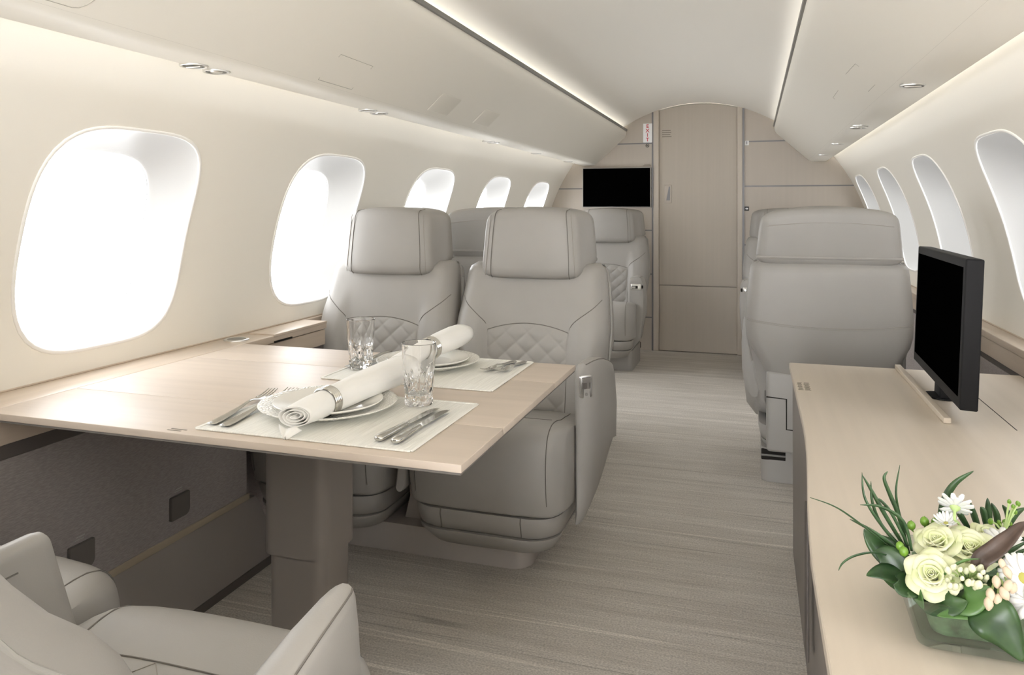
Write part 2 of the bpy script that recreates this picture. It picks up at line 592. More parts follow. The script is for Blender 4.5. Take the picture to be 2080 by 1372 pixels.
def build_window(s, c, num, label):
    WPH, PPH = WPH0 + raise_right(s), PPH0 + raise_right(s)
    N = 72
    oo = outline(N, WA, WB)
    pp = outline(N, PA, PB, 3.2)
    rings = []
    K = 9
    for k in range(K + 1):
        t = k / K
        e = t ** 1.25
        R = R0 - 0.001 + 0.112 * t
        rings.append([cyl(s, c + a[0] + (b[0] - a[0]) * e, (WPH + a[1]) + ((PPH + b[1]) - (WPH + a[1])) * e, R) for a, b in zip(oo, pp)])
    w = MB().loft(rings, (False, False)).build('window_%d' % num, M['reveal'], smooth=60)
    struct(w, label, 'window')
    rim = []
    for q in range(8):
        an = 2 * PI * q / 8
        rr = 0.0045
        rim.append([cyl(s, c + a[0] * (1 + rr * math.cos(an) / 0.25), WPH + a[1] * (1 + rr * math.cos(an) / 0.27), R0 - 0.0005 + rr * 0.8 * math.sin(an)) for a in oo])
    rim.append(rim[0])
    MB().loft(rim, (False, False)).build('window_frame', M['rim'], w, smooth=80)
    g = [[cyl(s, c + b[0] * f, PPH + b[1] * f, R0 + 0.108) for b in pp] for f in (1.0, 0.75, 0.5, 0.25, 0.02)]
    MB().loft(g, (False, True)).build('pane', M['pane_dim' if s > 0 and c > 1 else 'pane_clear' if c > 2.9 else 'pane'], w, smooth=80)
    area('window_portal', cyl(s, c, PPH, R0 + 0.125), (0, s * (PI / 2 - PPH), 0), 0.46, 0.44, 0, portal=True)
    return w
ordl = ['first', 'second', 'third', 'fourth', 'fifth']
num = 1
for k, c in enumerate(CENL):
    if k < 3:
        build_window(-1, c, num, 'cabin window behind the camera on the dining table side')
    else:
        build_window(-1, c, num, '%s window from the near end in the wall beside the dining table' % ordl[k - 3])
    num += 1
for k, c in enumerate(CENR):
    if k < 4:
        build_window(1, c, num, 'cabin window behind the camera on the credenza side')
    else:
        build_window(1, c, num, '%s window from the near end in the wall beside the black monitor' % ordl[k - 4])
    num += 1

def extr(sec, y0, y1, s=1):
    """section (x, z) swept along the cabin"""
    return MB().loft([[(s * x, y, z) for x, z in sec] for y in (y0, y1)])

# ceiling: shallow arch
CR = 1.012
def ceil_z(x):
    return 1.842 - (CR - math.sqrt(CR * CR - x * x))
arc = [(-0.575 + 1.15 * i / 40) for i in range(41)]
sec = [(x, ceil_z(x)) for x in arc] + [(x, ceil_z(x) + 0.012) for x in reversed(arc)]
struct(extr(sec, Y0, Y1).build('ceiling', M['ceiling'], smooth=50), 'shallow arched cream ceiling panel between the two seams', 'ceiling')

# floor
struct(MB().box(-1.2, 1.2, Y0, Y1 + 0.08, -0.03, 0).build('floor', M['carpet'], smooth=0), 'grey beige carpet with fine broken cross stripes', 'floor')
# rear wall behind the camera, with an opening added for fill daylight
FILL_HALF_W = 0.52
area('fill_opening_portal', (0, Y0 - 0.03, 0.89), (PI / 2, 0, PI), 2 * FILL_HALF_W, 1.78, 0, portal=True)
struct(MB().box(-1.3, -FILL_HALF_W, Y0 - 0.04, Y0, -0.03, 1.95).box(FILL_HALF_W, 1.3, Y0 - 0.04, Y0, -0.03, 1.95).box(-FILL_HALF_W, FILL_HALF_W, Y0 - 0.04, Y0, 1.78, 1.95).build('wall_back', M['veneer'], smooth=0), 'beige veneer wall with an opening added for fill daylight, behind the camera', 'wall')

# ------------------------------------------------------------------ front bulkhead
FB = Y1
bl = MB().box(-1.3, -0.338, FB, FB + 0.05, -0.03, 1.95).box(0.325, 1.3, FB, FB + 0.05, -0.03, 1.95).box(-0.338, 0.325, FB + 0.03, FB + 0.05, -0.03, 1.95)
wf = struct(bl.build('wall_front', M['veneer'], smooth=0), 'beige veneer bulkhead at the far end of the cabin', 'wall')
for x0, x1, z in ((-1.12, -0.338, 1.554), (-1.12, -0.338, 1.217), (-1.12, -0.338, 0.901), (-1.12, -0.338, 0.572), (-1.12, -0.338, 0.247),
                  (0.325, 1.15, 1.548), (0.325, 1.15, 1.225), (0.325, 1.15, 0.801), (0.325, 1.15, 0.45)):
    MB().box(x0, x1, FB - 0.002, FB + 0.01, z - 0.0045, z + 0.0045).build('panel_joint', M['steel_strip'], wf, smooth=0)
for x0, x1 in ((-0.338, -0.326), (0.312, 0.325)):
    MB().box(x0, x1, FB - 0.008, FB + 0.03, 0, 1.80).build('metal_strip', M['steel_strip'], wf, smooth=0)
M['jamb'] = mat('pale_door_jamb', (0.52, 0.465, 0.395), 0.45, spec=0.4)
for x0, x1 in ((-0.326, -0.285), (0.275, 0.312)):
    MB().rbox(x0, x1, FB - 0.012, FB + 0.03, 0, 1.845, 0.006).build('door_jamb', M['jamb'], wf)
# placards printed on the bulkhead
def stripes(rows, x0, z0, dz, y, m, name, parent, w=0.003):
    mb = MB()
    for k, (a, b) in enumerate(rows):
        mb.box(x0 + a, x0 + b, y - 0.0012, y, z0 - k * dz - w / 2, z0 - k * dz + w / 2)
    return mb.build(name, m, parent, smooth=0)
stripes([(0.01, 0.055), (0, 0.06)], -0.405, 1.398, 0.012, FB, M['placard'], 'placard', wf, 0.0035)
dr = MB()
def doorsec(z0, z1, top=False):
    xs = [-0.283 + 0.556 * i / 24 for i in range(25)]
    zt = lambda x: (ceil_z(x) - 0.004) if top else z1
    ring0 = [(x, FB + 0.004, z0) for x in xs] + [(x, FB + 0.004, zt(x)) for x in reversed(xs)]
    ring1 = [(x, FB + 0.03, z) for x, y, z in ring0]
    return MB().loft([ring0, ring1])
dd = struct(doorsec(0.496, 1.84, True).build('door_1', M['veneer_door'], smooth=30), 'beige veneer sliding door with an arched top in the bulkhead', 'door')
doorsec(0.006, 0.489).build('lower_panel', M['veneer_door'], dd, smooth=30)
h = MB().rbox(-0.247, -0.192, FB + 0.0, FB + 0.006, 1.105, 1.24, 0.004).build('door_handle', M['veneer'], dd)
MB().add([(-0.232, FB - 0.001, 1.125), (-0.205, FB - 0.001, 1.125), (-0.203, FB - 0.001, 1.228), (-0.212, FB - 0.001, 1.228),
          (-0.232, FB + 0.004, 1.125), (-0.205, FB + 0.004, 1.125), (-0.203, FB + 0.004, 1.228), (-0.212, FB + 0.004, 1.228)],
         [(0, 1, 2, 3), (4, 5, 6, 7), (0, 1, 5, 4), (1, 2, 6, 5), (2, 3, 7, 6), (3, 0, 4, 7)]).build('latch', M['steel_strip'], h, smooth=0)
stripes([(0, 0.062), (0, 0.066), (0, 0.06), (0, 0.068)], -0.262, 1.647, 0.0155, FB + 0.004, M['placard'], 'placard', dd, 0.0055)
arch = [(-0.285 + 0.56 * i / 24) for i in range(25)]
MB().tube([(x, FB + 0.002, ceil_z(x) - 0.004) for x in arch], 0.004).build('arch_seal', M['groove'], dd)

ex = thing('exit_sign', 'white vertical EXIT sign with red letters on the bulkhead above the screen', 'sign', (-0.3685, FB, 1.559))
MB().rbox(-0.0335, 0.0335, -0.012, -0.0005, 0, 0.143, 0.003).build('sign_plate', M['signwhite'], ex)
for k, chh in enumerate('EXIT'):
    text(chh, 0.038, (0.0, -0.0127, 0.122 - 0.0335 * k), (PI / 2, 0, 0), M['signred'], ex, 'lettering')
ns = thing('no_smoking_sign', 'tiny round crossed sign below the EXIT sign', 'sign', (-0.371, FB, 1.537))
MB().tube([(0.012 * math.cos(2 * PI * k / 24), -0.002, 0.012 * math.sin(2 * PI * k / 24)) for k in range(25)], 0.0017).build('ring', M['signdark'], ns)
MB().tube([(-0.008, -0.002, 0.008), (0.008, -0.002, -0.008)], 0.0017).build('slash', M['signdark'], ns)
MB().box(-0.007, 0.007, -0.0025, -0.0004, -0.002, 0.002).build('cigarette', M['signdark'], ns, smooth=0)
sg = thing('small_wall_label', 'small white label with a dark bar beside the door on the bulkhead', 'sign', (0.342, FB, 1.538))
MB().rbox(-0.014, 0.014, -0.003, -0.0003, -0.016, 0.016, 0.001).build('plate', M['signwhite'], sg)
text('I', 0.03, (0.0, -0.0035, 0.0), (PI / 2, 0, 0), M['signdark'], sg)
sa = thing('arrow_sign', 'small black square sign with a white arrow beside the door', 'sign', (0.341, FB, 1.063))
MB().rbox(-0.0155, 0.0155, -0.004, -0.0003, -0.0155, 0.0155, 0.001).build('plate', M['signdark'], sa)
MB().add([(-0.009, -0.0045, 0.003), (0, -0.0045, 0.003), (0, -0.0045, 0.009), (0.011, -0.0045, 0), (0, -0.0045, -0.009), (0, -0.0045, -0.003), (-0.009, -0.0045, -0.003)],
         [(0, 1, 2, 3, 4, 5, 6)]).build('arrow', M['signwhite'], sa, smooth=0, solid=0.0008)

tv = thing('wall_screen', 'wide black flat screen mounted on the bulkhead under the EXIT sign', 'screen', (-0.602, FB, 1.072))
MB().rbox(-0.261, 0.261, -0.030, -0.0005, 0, 0.303, 0.004).build('frame', M['greyframe'], tv)
MB().box(-0.255, 0.255, -0.0315, -0.02, 0.006, 0.297).build('screen', M['black'], tv, smooth=0)

# ------------------------------------------------------------------ overhead bins
bsec = [(0.531, 1.655), (0.528, 1.640), (0.532, 1.620), (0.546, 1.599), (0.57, 1.576), (0.66, 1.494), (0.752, 1.4105), (0.762, 1.402), (0.774, 1.3965), (0.79, 1.395),
        (0.866, 1.395), (0.874, 1.397), (0.878, 1.403), (0.878, 1.43), (0.80, 1.48), (0.62, 1.595), (0.575, 1.604), (0.547, 1.63), (0.542, 1.652)]
dn = Vector((0.225, 0, 0.2455)).normalized()                        # along the sloping face, upward and inward
def bin_face(s, y, z):
    """point on the sloping bin face at height z"""
    x = 0.57 + (1.576 - z) * (0.752 - 0.57) / (1.576 - 1.4105)
    return Vector((s * x, y, z))
BN = Vector((-(1.576 - 1.4105), 0, -(0.752 - 0.57))).normalized()   # face normal for s = 1 (towards the cabin)
def face_panel(s, y0, y1, z0, z1, r, h, name, m, parent):
    n = Vector((BN.x * s, 0, BN.z))
    sc = math.hypot(0.182, 0.1655) / 0.1655
    pts = rrect(y0, y1, z0 * sc, z1 * sc, r, 5)
    rings = []
    for off, ins in ((-0.002, 0), (h * 0.6, 0), (h, 0.0008)):
        cy_, cz_ = (y0 + y1) / 2, (z0 + z1) / 2 * sc
        ring = []
        for y, z in pts:
            yy = y - math.copysign(ins, y - cy_)
            zz = z - math.copysign(ins, z - cz_)
            ring.append(bin_face(s, yy, zz / sc) + n * off)
        rings.append(ring)
    return MB().loft(rings).build(name, m, parent, smooth=30)
def face_line(s, pts, r, parent, name='panel_gap'):
    n = Vector((BN.x * s, 0, BN.z))
    return MB().tube([bin_face(s, y, z) + n * 0.0002 for y, z in pts], r, 5).build(name, M['groove'], parent)

def build_bin(s, name, label, vents):
    b = thing(name, label, 'overhead bin', (0, 0, 0))
    extr(bsec, Y0, Y1 - 0.002, s).build('bin_body', M['bin'], b, smooth=38)
    extr([(0.522, 1.650), (0.536, 1.650), (0.536, 1.6655), (0.522, 1.6655)], Y0, Y1 - 0.002, s).build('seam_trim', M['greytrim'], b, smooth=0)
    # fine gap between sloping door and valence
    MB().tube([(s * 0.757, Y0, 1.4068), (s * 0.757, Y1, 1.4068)], 0.0005, 5).build('panel_gap', M['groove'], b)
    for x, y, kind in vents:
        p = MB()
        p.lathe([(0.0245, 0.002), (0.0245, -0.002), (0.029, -0.0035), (0.0315, -0.0025), (0.032, 0.002)], 32, (x, y, 1.395))
        e = p.build(kind, M['chrome'], b)
        MB().lathe([(0.0005, 0.0015), (0.024, 0.0015), (0.024, -0.0005), (0.0005, -0.0005)], 28, (x, y, 1.395)).build('cup', M['greytrim'], e)
        if kind == 'reading_light':
            MB().lathe([(0.0005, -0.004), (0.013, -0.003), (0.0155, -0.0005)], 20, (x, y, 1.395)).build('lens', M['chrome'], e)
        else:
            MB().rbox(x - 0.021, x + 0.021, y - 0.004, y + 0.004, 1.390, 1.3955, 0.002).build('vane', M['chrome'], e)
    return b
bL = build_bin(-1, 'overhead_bin', 'long cream overhead bin above the windows beside the dining table', [(-0.857, y, k) for y, k in ((1.447, 'air_vent'), (1.525, 'reading_light'), (2.28, 'air_vent'), (2.361, 'reading_light'), (3.50, 'air_vent'), (3.575, 'reading_light'), (4.355, 'air_vent'), (5.178, 'air_vent'))])
bR = build_bin(1, 'overhead_bin', 'long cream overhead bin above the windows beside the credenza', [(0.797, y, k) for y, k in ((2.272, 'air_vent'), (3.307, 'air_vent'), (3.385, 'reading_light'), (4.18, 'air_vent'), (5.01, 'air_vent'))])
face_panel(-1, 2.51, 2.69, 1.42, 1.478, 0.006, 0.0012, 'speaker_grille', M['panel_dim'], bL)
face_panel(-1, 2.965, 3.15, 1.423, 1.478, 0.006, 0.0012, 'access_panel', M['panel_dim'], bL)
face_line(-1, [(1.80, 1.472), (1.80, 1.479), (1.98, 1.479), (1.98, 1.472)], 0.0007, bL)
face_line(-1, [(1.80, 1.42), (1.80, 1.4145), (1.98, 1.4145), (1.98, 1.42)], 0.0007, bL)
face_line(-1, [(0.80, 1.413)] + [(1.02 + 0.03 * math.sin(a), 1.443 - 0.03 * math.cos(a)) for a in (0.0, 0.4, 0.8, 1.2, 1.57)] + [(1.05, 1.56)], 0.0009, bL)
face_line(1, [(2.40, 1.476), (2.40, 1.485), (2.60, 1.489)], 0.0007, bR)
face_line(1, [(2.90, 1.482), (3.08, 1.482), (3.08, 1.475)], 0.0007, bR)
face_line(1, [(2.46, 1.43), (2.60, 1.43)], 0.0006, bR)

# ------------------------------------------------------------------ side ledges and lower walls
def ledge(s, xf, name, label):
    l = thing(name, label, 'ledge', (0, 0, 0))
    def bx(x0, x1, y0, y1, z0, z1, r=0.003):
        a, b = sorted((s * x0, s * x1))
        return MB().rbox(a, b, y0, y1, z0, z1, r)
    runs = ((0.98, 2.345, xf),) if s < 0 else ((Y0, Y1 - 0.002, xf),)
    if s < 0:     # the ledge is shallow beside the paired seats
        runs += ((Y0, 0.98, 1.155), (2.345, Y1 - 0.002, 1.155))
    for ya, yb, xx in runs:
        bx(xx, 1.1735, ya, yb, 0.637, 0.66).build('ledge_top', M['wood_ledge'], l)
        bx(xx + 0.006, 1.1725, ya, yb, 0.580, 0.634).build('fascia', M['wood_ledge'], l)
        bx(xx + 0.012, 1.1715, ya, yb, 0.548, 0.582).build('shadow_gap', M['dado_dark'], l)
    MB().tube([(s * 1.1735, Y0, 0.6615), (s * 1.1735, Y1, 0.6615)], 0.0025, 6).build('wall_bead', M['wood_ledge'], l)
    return l
lL = ledge(-1, 1.055, 'side_ledge', 'pale oak ledge running under the windows at the end of the dining table')
lR = ledge(1, 1.112, 'side_ledge', 'pale oak ledge running under the windows behind the black monitor')
chd = MB().lathe([(0.028, 0.0015), (0.028, 0.003), (0.034, 0.0045), (0.037, 0.003), (0.0375, -0.001), (0.02, -0.001), (0.0005, 0.0015)], 36, (-1.118, 1.936, 0.66)).build('cup_holder', M['chrome'], lL)
MB().lathe([(0.0005, 0.0032), (0.0275, 0.0032), (0.0275, 0.001), (0.0005, 0.001)], 32, (-1.118, 1.936, 0.66)).build('cover', M['greytrim'], chd)
MB().rbox(-1.15, -1.0525, 2.035, 2.343, 0.655, 0.664, 0.002).build('hinged_lid', M['wood_ledge'], lL)
MB().box(-1.0545, -1.051, 2.035, 2.13, 0.637, 0.6425).build('finger_slot', M['dark'], lL, smooth=0)

struct(MB().box(-1.16, -1.07, 0.98, 1.92, 0.20, 0.56).box(-1.16, -1.145, Y0, 0.98, 0.02, 0.56).box(-1.16, -1.145, 1.92, Y1, 0.02, 0.56).build('trim_1', M['fabric'], smooth=0), 'taupe woven fabric panel on the lower wall under the dining table', 'wall panel')
struct(MB().rbox(-1.14, -1.066, 0.98, 1.93, 0.181, 0.2005, 0.002).build('trim_2', M['strip_wood']), 'thin olive wood strip under the woven wall panel', 'trim')
lowp = [(-1.14, 0.181), (-1.068, 0.181), (-1.055, 0.165), (-1.02, 0.10), (-0.995, 0.045), (-0.990, 0.024), (-1.14, 0.024)]
struct(MB().loft([[(x, y, z) for x, z in lowp] for y in (0.98, 1.96)]).build('trim_3', M['dado'], smooth=40), 'sloping taupe panel at the foot of the wall under the dining table', 'wall panel')
struct(MB().box(-1.14, -0.986, 0.98, 1.96, 0.0005, 0.024).build('baseboard_left', M['dado_dark'], smooth=0), 'dark baseboard along the carpet under the dining table', 'baseboard')
struct(MB().box(1.122, 1.16, Y0, Y1, 0, 0.56).build('trim_4', M['fabric'], smooth=0), 'taupe woven panel on the lower wall behind the credenza', 'wall panel')

def outlet(y, label):
    o = thing('outlet_cover', label, 'power outlet', (-1.07, y, 0.24), 0, 'outlet covers on the woven panel')
    pts = [(y_, z_) for y_, z_ in rrect(0, 0.068, 0, 0.062, 0.003, 4)]
    # the lower far corner is rounded generously
    pts = []
    for cx, cz, r, a0 in ((0.065, 0.059, 0.003, 0), (0.003, 0.059, 0.003, PI / 2), (0.003, 0.003, 0.003, PI), (0.052, 0.016, 0.016, 1.5 * PI)):
        for k in range(6):
            a = a0 + PI / 2 * k / 5
            pts.append((cx + r * math.cos(a), cz + r * math.sin(a)))
    MB().loft([[(0.0005, a, b) for a, b in pts], [(0.007, a, b) for a, b in pts], [(0.0085, 0.034 + (a - 0.034) * 0.97, 0.031 + (b - 0.031) * 0.97) for a, b in pts]]).build('cover_plate', M['outlet'], o)
    mb = MB()
    for k, (a, b) in enumerate(((0.022, 0.046), (0.018, 0.044))):
        mb.box(0.0003, 0.0012, a, b, 0.076 - k * 0.006, 0.078 - k * 0.006)
    mb.build('printed_label', M['placard_pale'], o, smooth=0)
    return o
outlet(1.296, 'dark square outlet cover in the woven panel, nearer to the front seat')
outlet(1.604, 'dark square outlet cover in the woven panel, nearer to the table pedestal')
#PART3
# ------------------------------------------------------------------ seats
# local frame: the seat faces -y, origin on the floor under its middle
BF = [(0.34, 0.072), (0.45, 0.085), (0.60, 0.110), (0.72, 0.135), (0.80, 0.155), (0.88, 0.178)]
BW = [(0.34, 0.230), (0.45, 0.245), (0.55, 0.262), (0.66, 0.267), (0.78, 0.256), (0.845, 0.246), (0.88, 0.240)]
def back_y(x, z, s):
    u = x / (lerp_tab(BW, z) * s)
    a = abs(u)
    y = lerp_tab(BF, z)
    y -= 0.024 * sm(0.52, 0.66, a) * (1 - sm(0.655, 0.76, z))
    y += 0.05 * max(0, (a - 0.80) / 0.2) ** 2.2
    return y
CPROF = catmull([(y, z, 0) for y, z in ((0.08, 0.24), (0.10, 0.375), (0.0, 0.405), (-0.13, 0.428), (-0.25, 0.455), (-0.315, 0.457), (-0.352, 0.432), (-0.368, 0.38), (-0.368, 0.31), (-0.355, 0.245), (-0.325, 0.214), (-0.15, 0.212))], 5, True)
CCEN = (-0.13, 0.33)
def cushion_pt(p, x, s):
    a = abs(x) / (0.235 * s)
    k = 0.13 * max(0, (a - 0.80) / 0.20) ** 2.4
    y, z = p[0], p[1]
    y = CCEN[0] + (y - CCEN[0]) * (1 - k)
    z = CCEN[1] + (z - CCEN[1]) * (1 - k)
    if y < 0:
        y += 0.035 * a ** 5 * min(1, -y / 0.2)
    z += 0.006 * (1 - a * a) * (1 if z > 0.39 else 0)
    return Vector((x, y, z))
def top_at(x, y, s):
    """point on the top of the cushion"""
    best = min((p for p in CPROF if p[1] > 0.36 or p[0] < -0.34), key=lambda p: abs(p[0] - y))
    up = [p for p in CPROF if p[1] > 0.365]
    up.sort(key=lambda p: p[0])
    z = lerp_tab([(p[0], p[1]) for p in up], y)
    return cushion_pt((y, z), x, s) + Vector((0, 0, 0.0005))
def sloop(hx0, hx1, z0, z1, y, N=96, n=7.5, bow=0.0, arch=0.016):
    """rounded headrest outline: half widths at bottom and top"""
    out = []
    zc, hz = (z0 + z1) / 2, (z1 - z0) / 2
    for i in range(N):
        a = 2 * PI * i / N
        dx, dz = sup(math.cos(a), math.sin(a), 1, 1, n)
        t = (dz + 1) / 2
        hx = hx0 + (hx1 - hx0) * t
        x = dx * hx
        out.append((x, y + bow * (x / 0.19) ** 2, zc + dz * hz - arch * t * dx * dx))
    return out

def make_seat(name, label, group, s, pod, single, plain=False):
    """s: width factor, pod: side of the broad armrest (+1 / -1)"""
    o = thing(name, label, 'seat', group=group)
    L = M['leather']
    # seat cushion
    mb = MB()
    xs = [-1, -0.985, -0.96, -0.92, -0.87, -0.80, -0.65, -0.4, -0.15, 0.15, 0.4, 0.65, 0.80, 0.87, 0.92, 0.96, 0.985, 1]
    mb.loft([[cushion_pt(p, t * 0.235 * s, s) for p in CPROF] for t in xs])
    cu = mb.build('seat_cushion', L, o, smooth=50)
    for sd in (-1, 1):
        fr = [p for p in CPROF if p[0] < -0.33 and 0.25 < p[1] < 0.45]
        fr.sort(key=lambda p: p[1])
        path = [cushion_pt(p, sd * 0.193 * s, s) + Vector((0, -0.0006, 0)) for p in fr]
        path += [top_at(sd * (0.193 - 0.03 * sm(0, 1, q)) * s, -0.33 + 0.41 * q, s) for q in [i / 16 for i in range(17)]]
        MB().tube(path, 0.0013, 6).build('cushion_seam', M['seam'], cu)
    MB().tube([top_at(x * s, -0.215 + 0.0075 * (abs(x) / 0.17) ** 4, s) for x in [-0.17 + 0.34 * i / 20 for i in range(21)]], 0.0012, 6).build('cushion_seam', M['seam'], cu)
    mb = MB()
    for k in range(-3, 5) if plain else ():
        for d in (-1, 1):
            path = []
            for i in range(13):
                y = -0.213 + 0.275 * i / 12
                x = (k * 0.088 - 0.044 + d * (y + 0.213) * 1.1)
                if abs(x) < 0.16:
                    path.append(top_at(x * s, y, s))
            if len(path) > 1:
                mb.tube(path, 0.0008, 5)
    if plain:
        mb.build('quilt_stitching', M['stitch'], cu)
    # base bands below the cushion
    def plan(hx, yf, yb, r):
        return rrect(-hx, hx, yf, yb, r, 8)
    up = MB().loft([[(x, y, z) for x, y in plan(h * s, f, 0.20, 0.085)] for z, h, f in ((0.152, 0.208, -0.325), (0.157, 0.214, -0.332), (0.20, 0.222, -0.345), (0.213, 0.220, -0.342))]).build('base_upper', L, o, smooth=50)
    for x in (-0.118, 0.118):
        MB().tube([(x * s, -0.3335, 0.157), (x * s, -0.3465, 0.20), (x * s, -0.344, 0.2135)], 0.0018, 5).build('panel_gap', M['seam'], up)
    MB().loft([[(x, y, z) for x, y in plan(h * s, f, 0.20, 0.085)] for z, h, f in ((0.0955, 0.176, -0.285), (0.101, 0.186, -0.302), (0.143, 0.211, -0.338), (0.1515, 0.212, -0.339))]).build('base_lower', L, o, smooth=50)
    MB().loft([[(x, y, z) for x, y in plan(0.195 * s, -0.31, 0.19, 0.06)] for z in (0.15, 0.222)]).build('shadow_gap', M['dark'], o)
    # backrest cushion
    zs = [0.34, 0.36, 0.42, 0.48, 0.54, 0.60, 0.65, 0.69, 0.73, 0.77, 0.81, 0.84, 0.858, 0.868, 0.872]
    rings = []
    for z in zs:
        w = lerp_tab(BW, z) * s
        k = sm(0.845, 0.874, z)
        w *= 1 - 0.07 * k * k
        fr = []
        for i in range(33):
            u = -1 + 2 * i / 32
            u = math.copysign(abs(u) ** 0.8, u)
            fr.append((u * w, back_y(u * lerp_tab(BW, z) * s * 0.9999, z, s) + 0.03 * k * k, z))
        yb = lerp_tab(BF, z) + 0.108
        rings.append(fr + [(w * 0.995, yb - 0.02, z), (w * 0.96, yb, z), (0, yb + 0.004, z), (-w * 0.96, yb, z), (-w * 0.995, yb - 0.02, z)])
    bk = MB().loft(rings).build('backrest', L, o, smooth=55)
    def fp(x, z, off=0.0004):
        return Vector((x, back_y(x, z, s) - off, z))
    HX = 0.142 * s
    zarch = lambda x: 0.648 + 0.026 * (1 - (x / HX) ** 2)
    # quilted lumbar panel
    def q(u, v):
        x = (-1 + 2 * u) * HX
        z = 0.375 + (zarch(x) - 0.375) * v
        a = abs(math.cos(PI * (x / 0.074 + z / 0.068)))
        b = abs(math.cos(PI * (x / 0.074 - z / 0.068)))
        puff = 0.0062 * (min(a, 1) ** 0.36) * (min(b, 1) ** 0.36)
        e = min(1, (1 - abs(2 * u - 1)) * 9, (1 - v) * 9, v * 9)
        return (x, back_y(x, z, s) + 0.0015 - (0.002 + puff) * math.sqrt(max(0, e)), z)
    MB().grid(q, 84, 84).build('quilted_panel', L, o, smooth=0).data.shade_smooth()
    ed = [fp(-HX + 2 * HX * i / 24, zarch(-HX + 2 * HX * i / 24) + 0.001) for i in range(25)]
    MB().tube(ed, 0.0014, 6).build('backrest_seam', M['seam'], bk)
    for sd in (-1, 1):
        dn_ = [fp(sd * HX, 0.378 + (0.648 - 0.378) * i / 14) for i in range(15)]
        up_ = [(HX, 0.648), (HX + 0.006 * s, 0.668), (HX + 0.022 * s, 0.688), (HX + 0.055 * s, 0.713), (HX + 0.083 * s, 0.735), (HX + 0.103 * s, 0.757)]
        pu = catmull([(a, b, 0) for a, b in up_], 4)
        MB().tube(dn_ + [fp(sd * p[0], p[1]) for p in pu[1:] if not plain], 0.0014, 6).build('backrest_seam', M['seam'], bk)
    for sd in (-1, 1) if plain else ():
        MB().tube([fp(sd * lerp_tab(BW, z) * s * 0.982, z, -0.0022) for z in [0.44 + 0.395 * i / 24 for i in range(25)]], 0.003, 8).build('edge_piping', M['piping'], bk)
    # rear shell
    RY = [(0.44, 0.290), (0.50, 0.306), (0.58, 0.318), (0.66, 0.322), (0.78, 0.320), (0.88, 0.314)]
    RW = [(0.44, 0.203), (0.47, 0.211), (0.52, 0.238), (0.56, 0.256), (0.59, 0.2635), (0.62, 0.2655), (0.70, 0.263), (0.80, 0.254), (0.88, 0.246)]
    rings = []
    def shell_y(u, z):
        return lerp_tab(RY, z) - 0.015 * abs(u) ** 3 - 0.02 * max(0, (abs(u) - 0.92) / 0.08) ** 2
    for z in (0.44, 0.444, 0.47, 0.50, 0.53, 0.56, 0.60, 0.64, 0.68, 0.73, 0.78, 0.82, 0.845, 0.855, 0.863, 0.867):
        w = lerp_tab(RW, z) * s
        k = sm(0.835, 0.868, z) ** 2 + sm(0.446, 0.44, z) if z > 0.45 else 0
        yf = lerp_tab(BF, z) + 0.098
        r = [(-w * (1 - 0.045 * k), yf, z)]
        for i in range(25):
            u = -1 + 2 * i / 24
            r.append((u * w * (1 - 0.045 * k), shell_y(u, z) - 0.02 * k, z))
        r.append((w * (1 - 0.045 * k), yf, z))
        rings.append(r)
    sh = MB().loft(rings).build('rear_shell', L, o, smooth=50)
    pth = []
    for i in range(31):
        u = -0.985 + 1.97 * i / 30
        z = 0.628 + 0.022 * u * u
        pth.append((u * lerp_tab(RW, z) * s, shell_y(u, z) + 0.0006, z))
    MB().tube(pth, 0.0013, 5).build('shell_seam', M['stitch'], sh)
    MB().tube([(x, y, z - 0.006) for x, y, z in pth], 0.0009, 5).build('shell_seam', M['stitch'], sh)
    # raised piping where shell and cushion meet
    for sd in (-1, 1):
        MB().tube([(sd * (max(lerp_tab(BW, z), lerp_tab(RW, z)) - 0.001) * s, lerp_tab(BF, z) + 0.106, z) for z in [0.46 + 0.35 * i / 20 for i in range(21)]], 0.004, 8).build('edge_piping', M['piping'], bk)
    # headrest
    a0, a1 = 0.185 * s, 0.168 * s
    Z0, Z1 = 0.820, 1.068
    RWD = 1.27 if single else 1.12
    rg = []
    for ins, y, wide, lift, bow in ((0.07, 0.304, RWD, 0.034, 0.0), (0.03, 0.302, RWD, 0.034, 0.0), (0.008, 0.297, RWD, 0.034, 0.0), (0.0, 0.284, RWD, 0.034, 0.0), (0.0, 0.25, RWD - 0.02, 0.030, 0.0), (0.0, 0.212, 1 + (RWD - 1) * 0.4, 0.010, 0.005),
                               (0.0, 0.175, 1.0, 0.0, 0.014), (0.003, 0.152, 1.0, 0.0, 0.017), (0.010, 0.138, 1.0, 0.0, 0.018), (0.022, 0.130, 1.0, 0.0, 0.018), (0.05, 0.1265, 1.0, 0.0, 0.018), (0.1, 0.1255, 1.0, 0.0, 0.018)):
        tilt = 0.018
        ring = sloop((a0 - ins) * wide, (a1 - ins) * wide, Z0 + lift + ins * 0.8, Z1 - ins * 0.8, y, bow=bow)
        rg.append([(x, yy + tilt * (z - Z0) / (Z1 - Z0), z) for x, yy, z in ring])
    hd = MB().loft(rg).build('headrest', L, o, smooth=60)
    def hp(x, z, off=0.001):
        # front face of the headrest
        ins_tab = [(0.0, 0.175), (0.003, 0.152), (0.010, 0.138), (0.022, 0.130), (0.05, 0.1265), (0.1, 0.1255)]
        hw = a0 + (a1 - a0) * (z - Z0) / (Z1 - Z0)
        d = min((z - Z0) / 0.8, (Z1 - 0.016 * (x / a1) ** 2 - z) / 0.8, 0.1, (hw - abs(x)))
        return Vector((x, lerp_tab(ins_tab, max(0, d)) + 0.018 * (x / 0.19) ** 2 + 0.018 * (z - Z0) / (Z1 - Z0) - off, z))
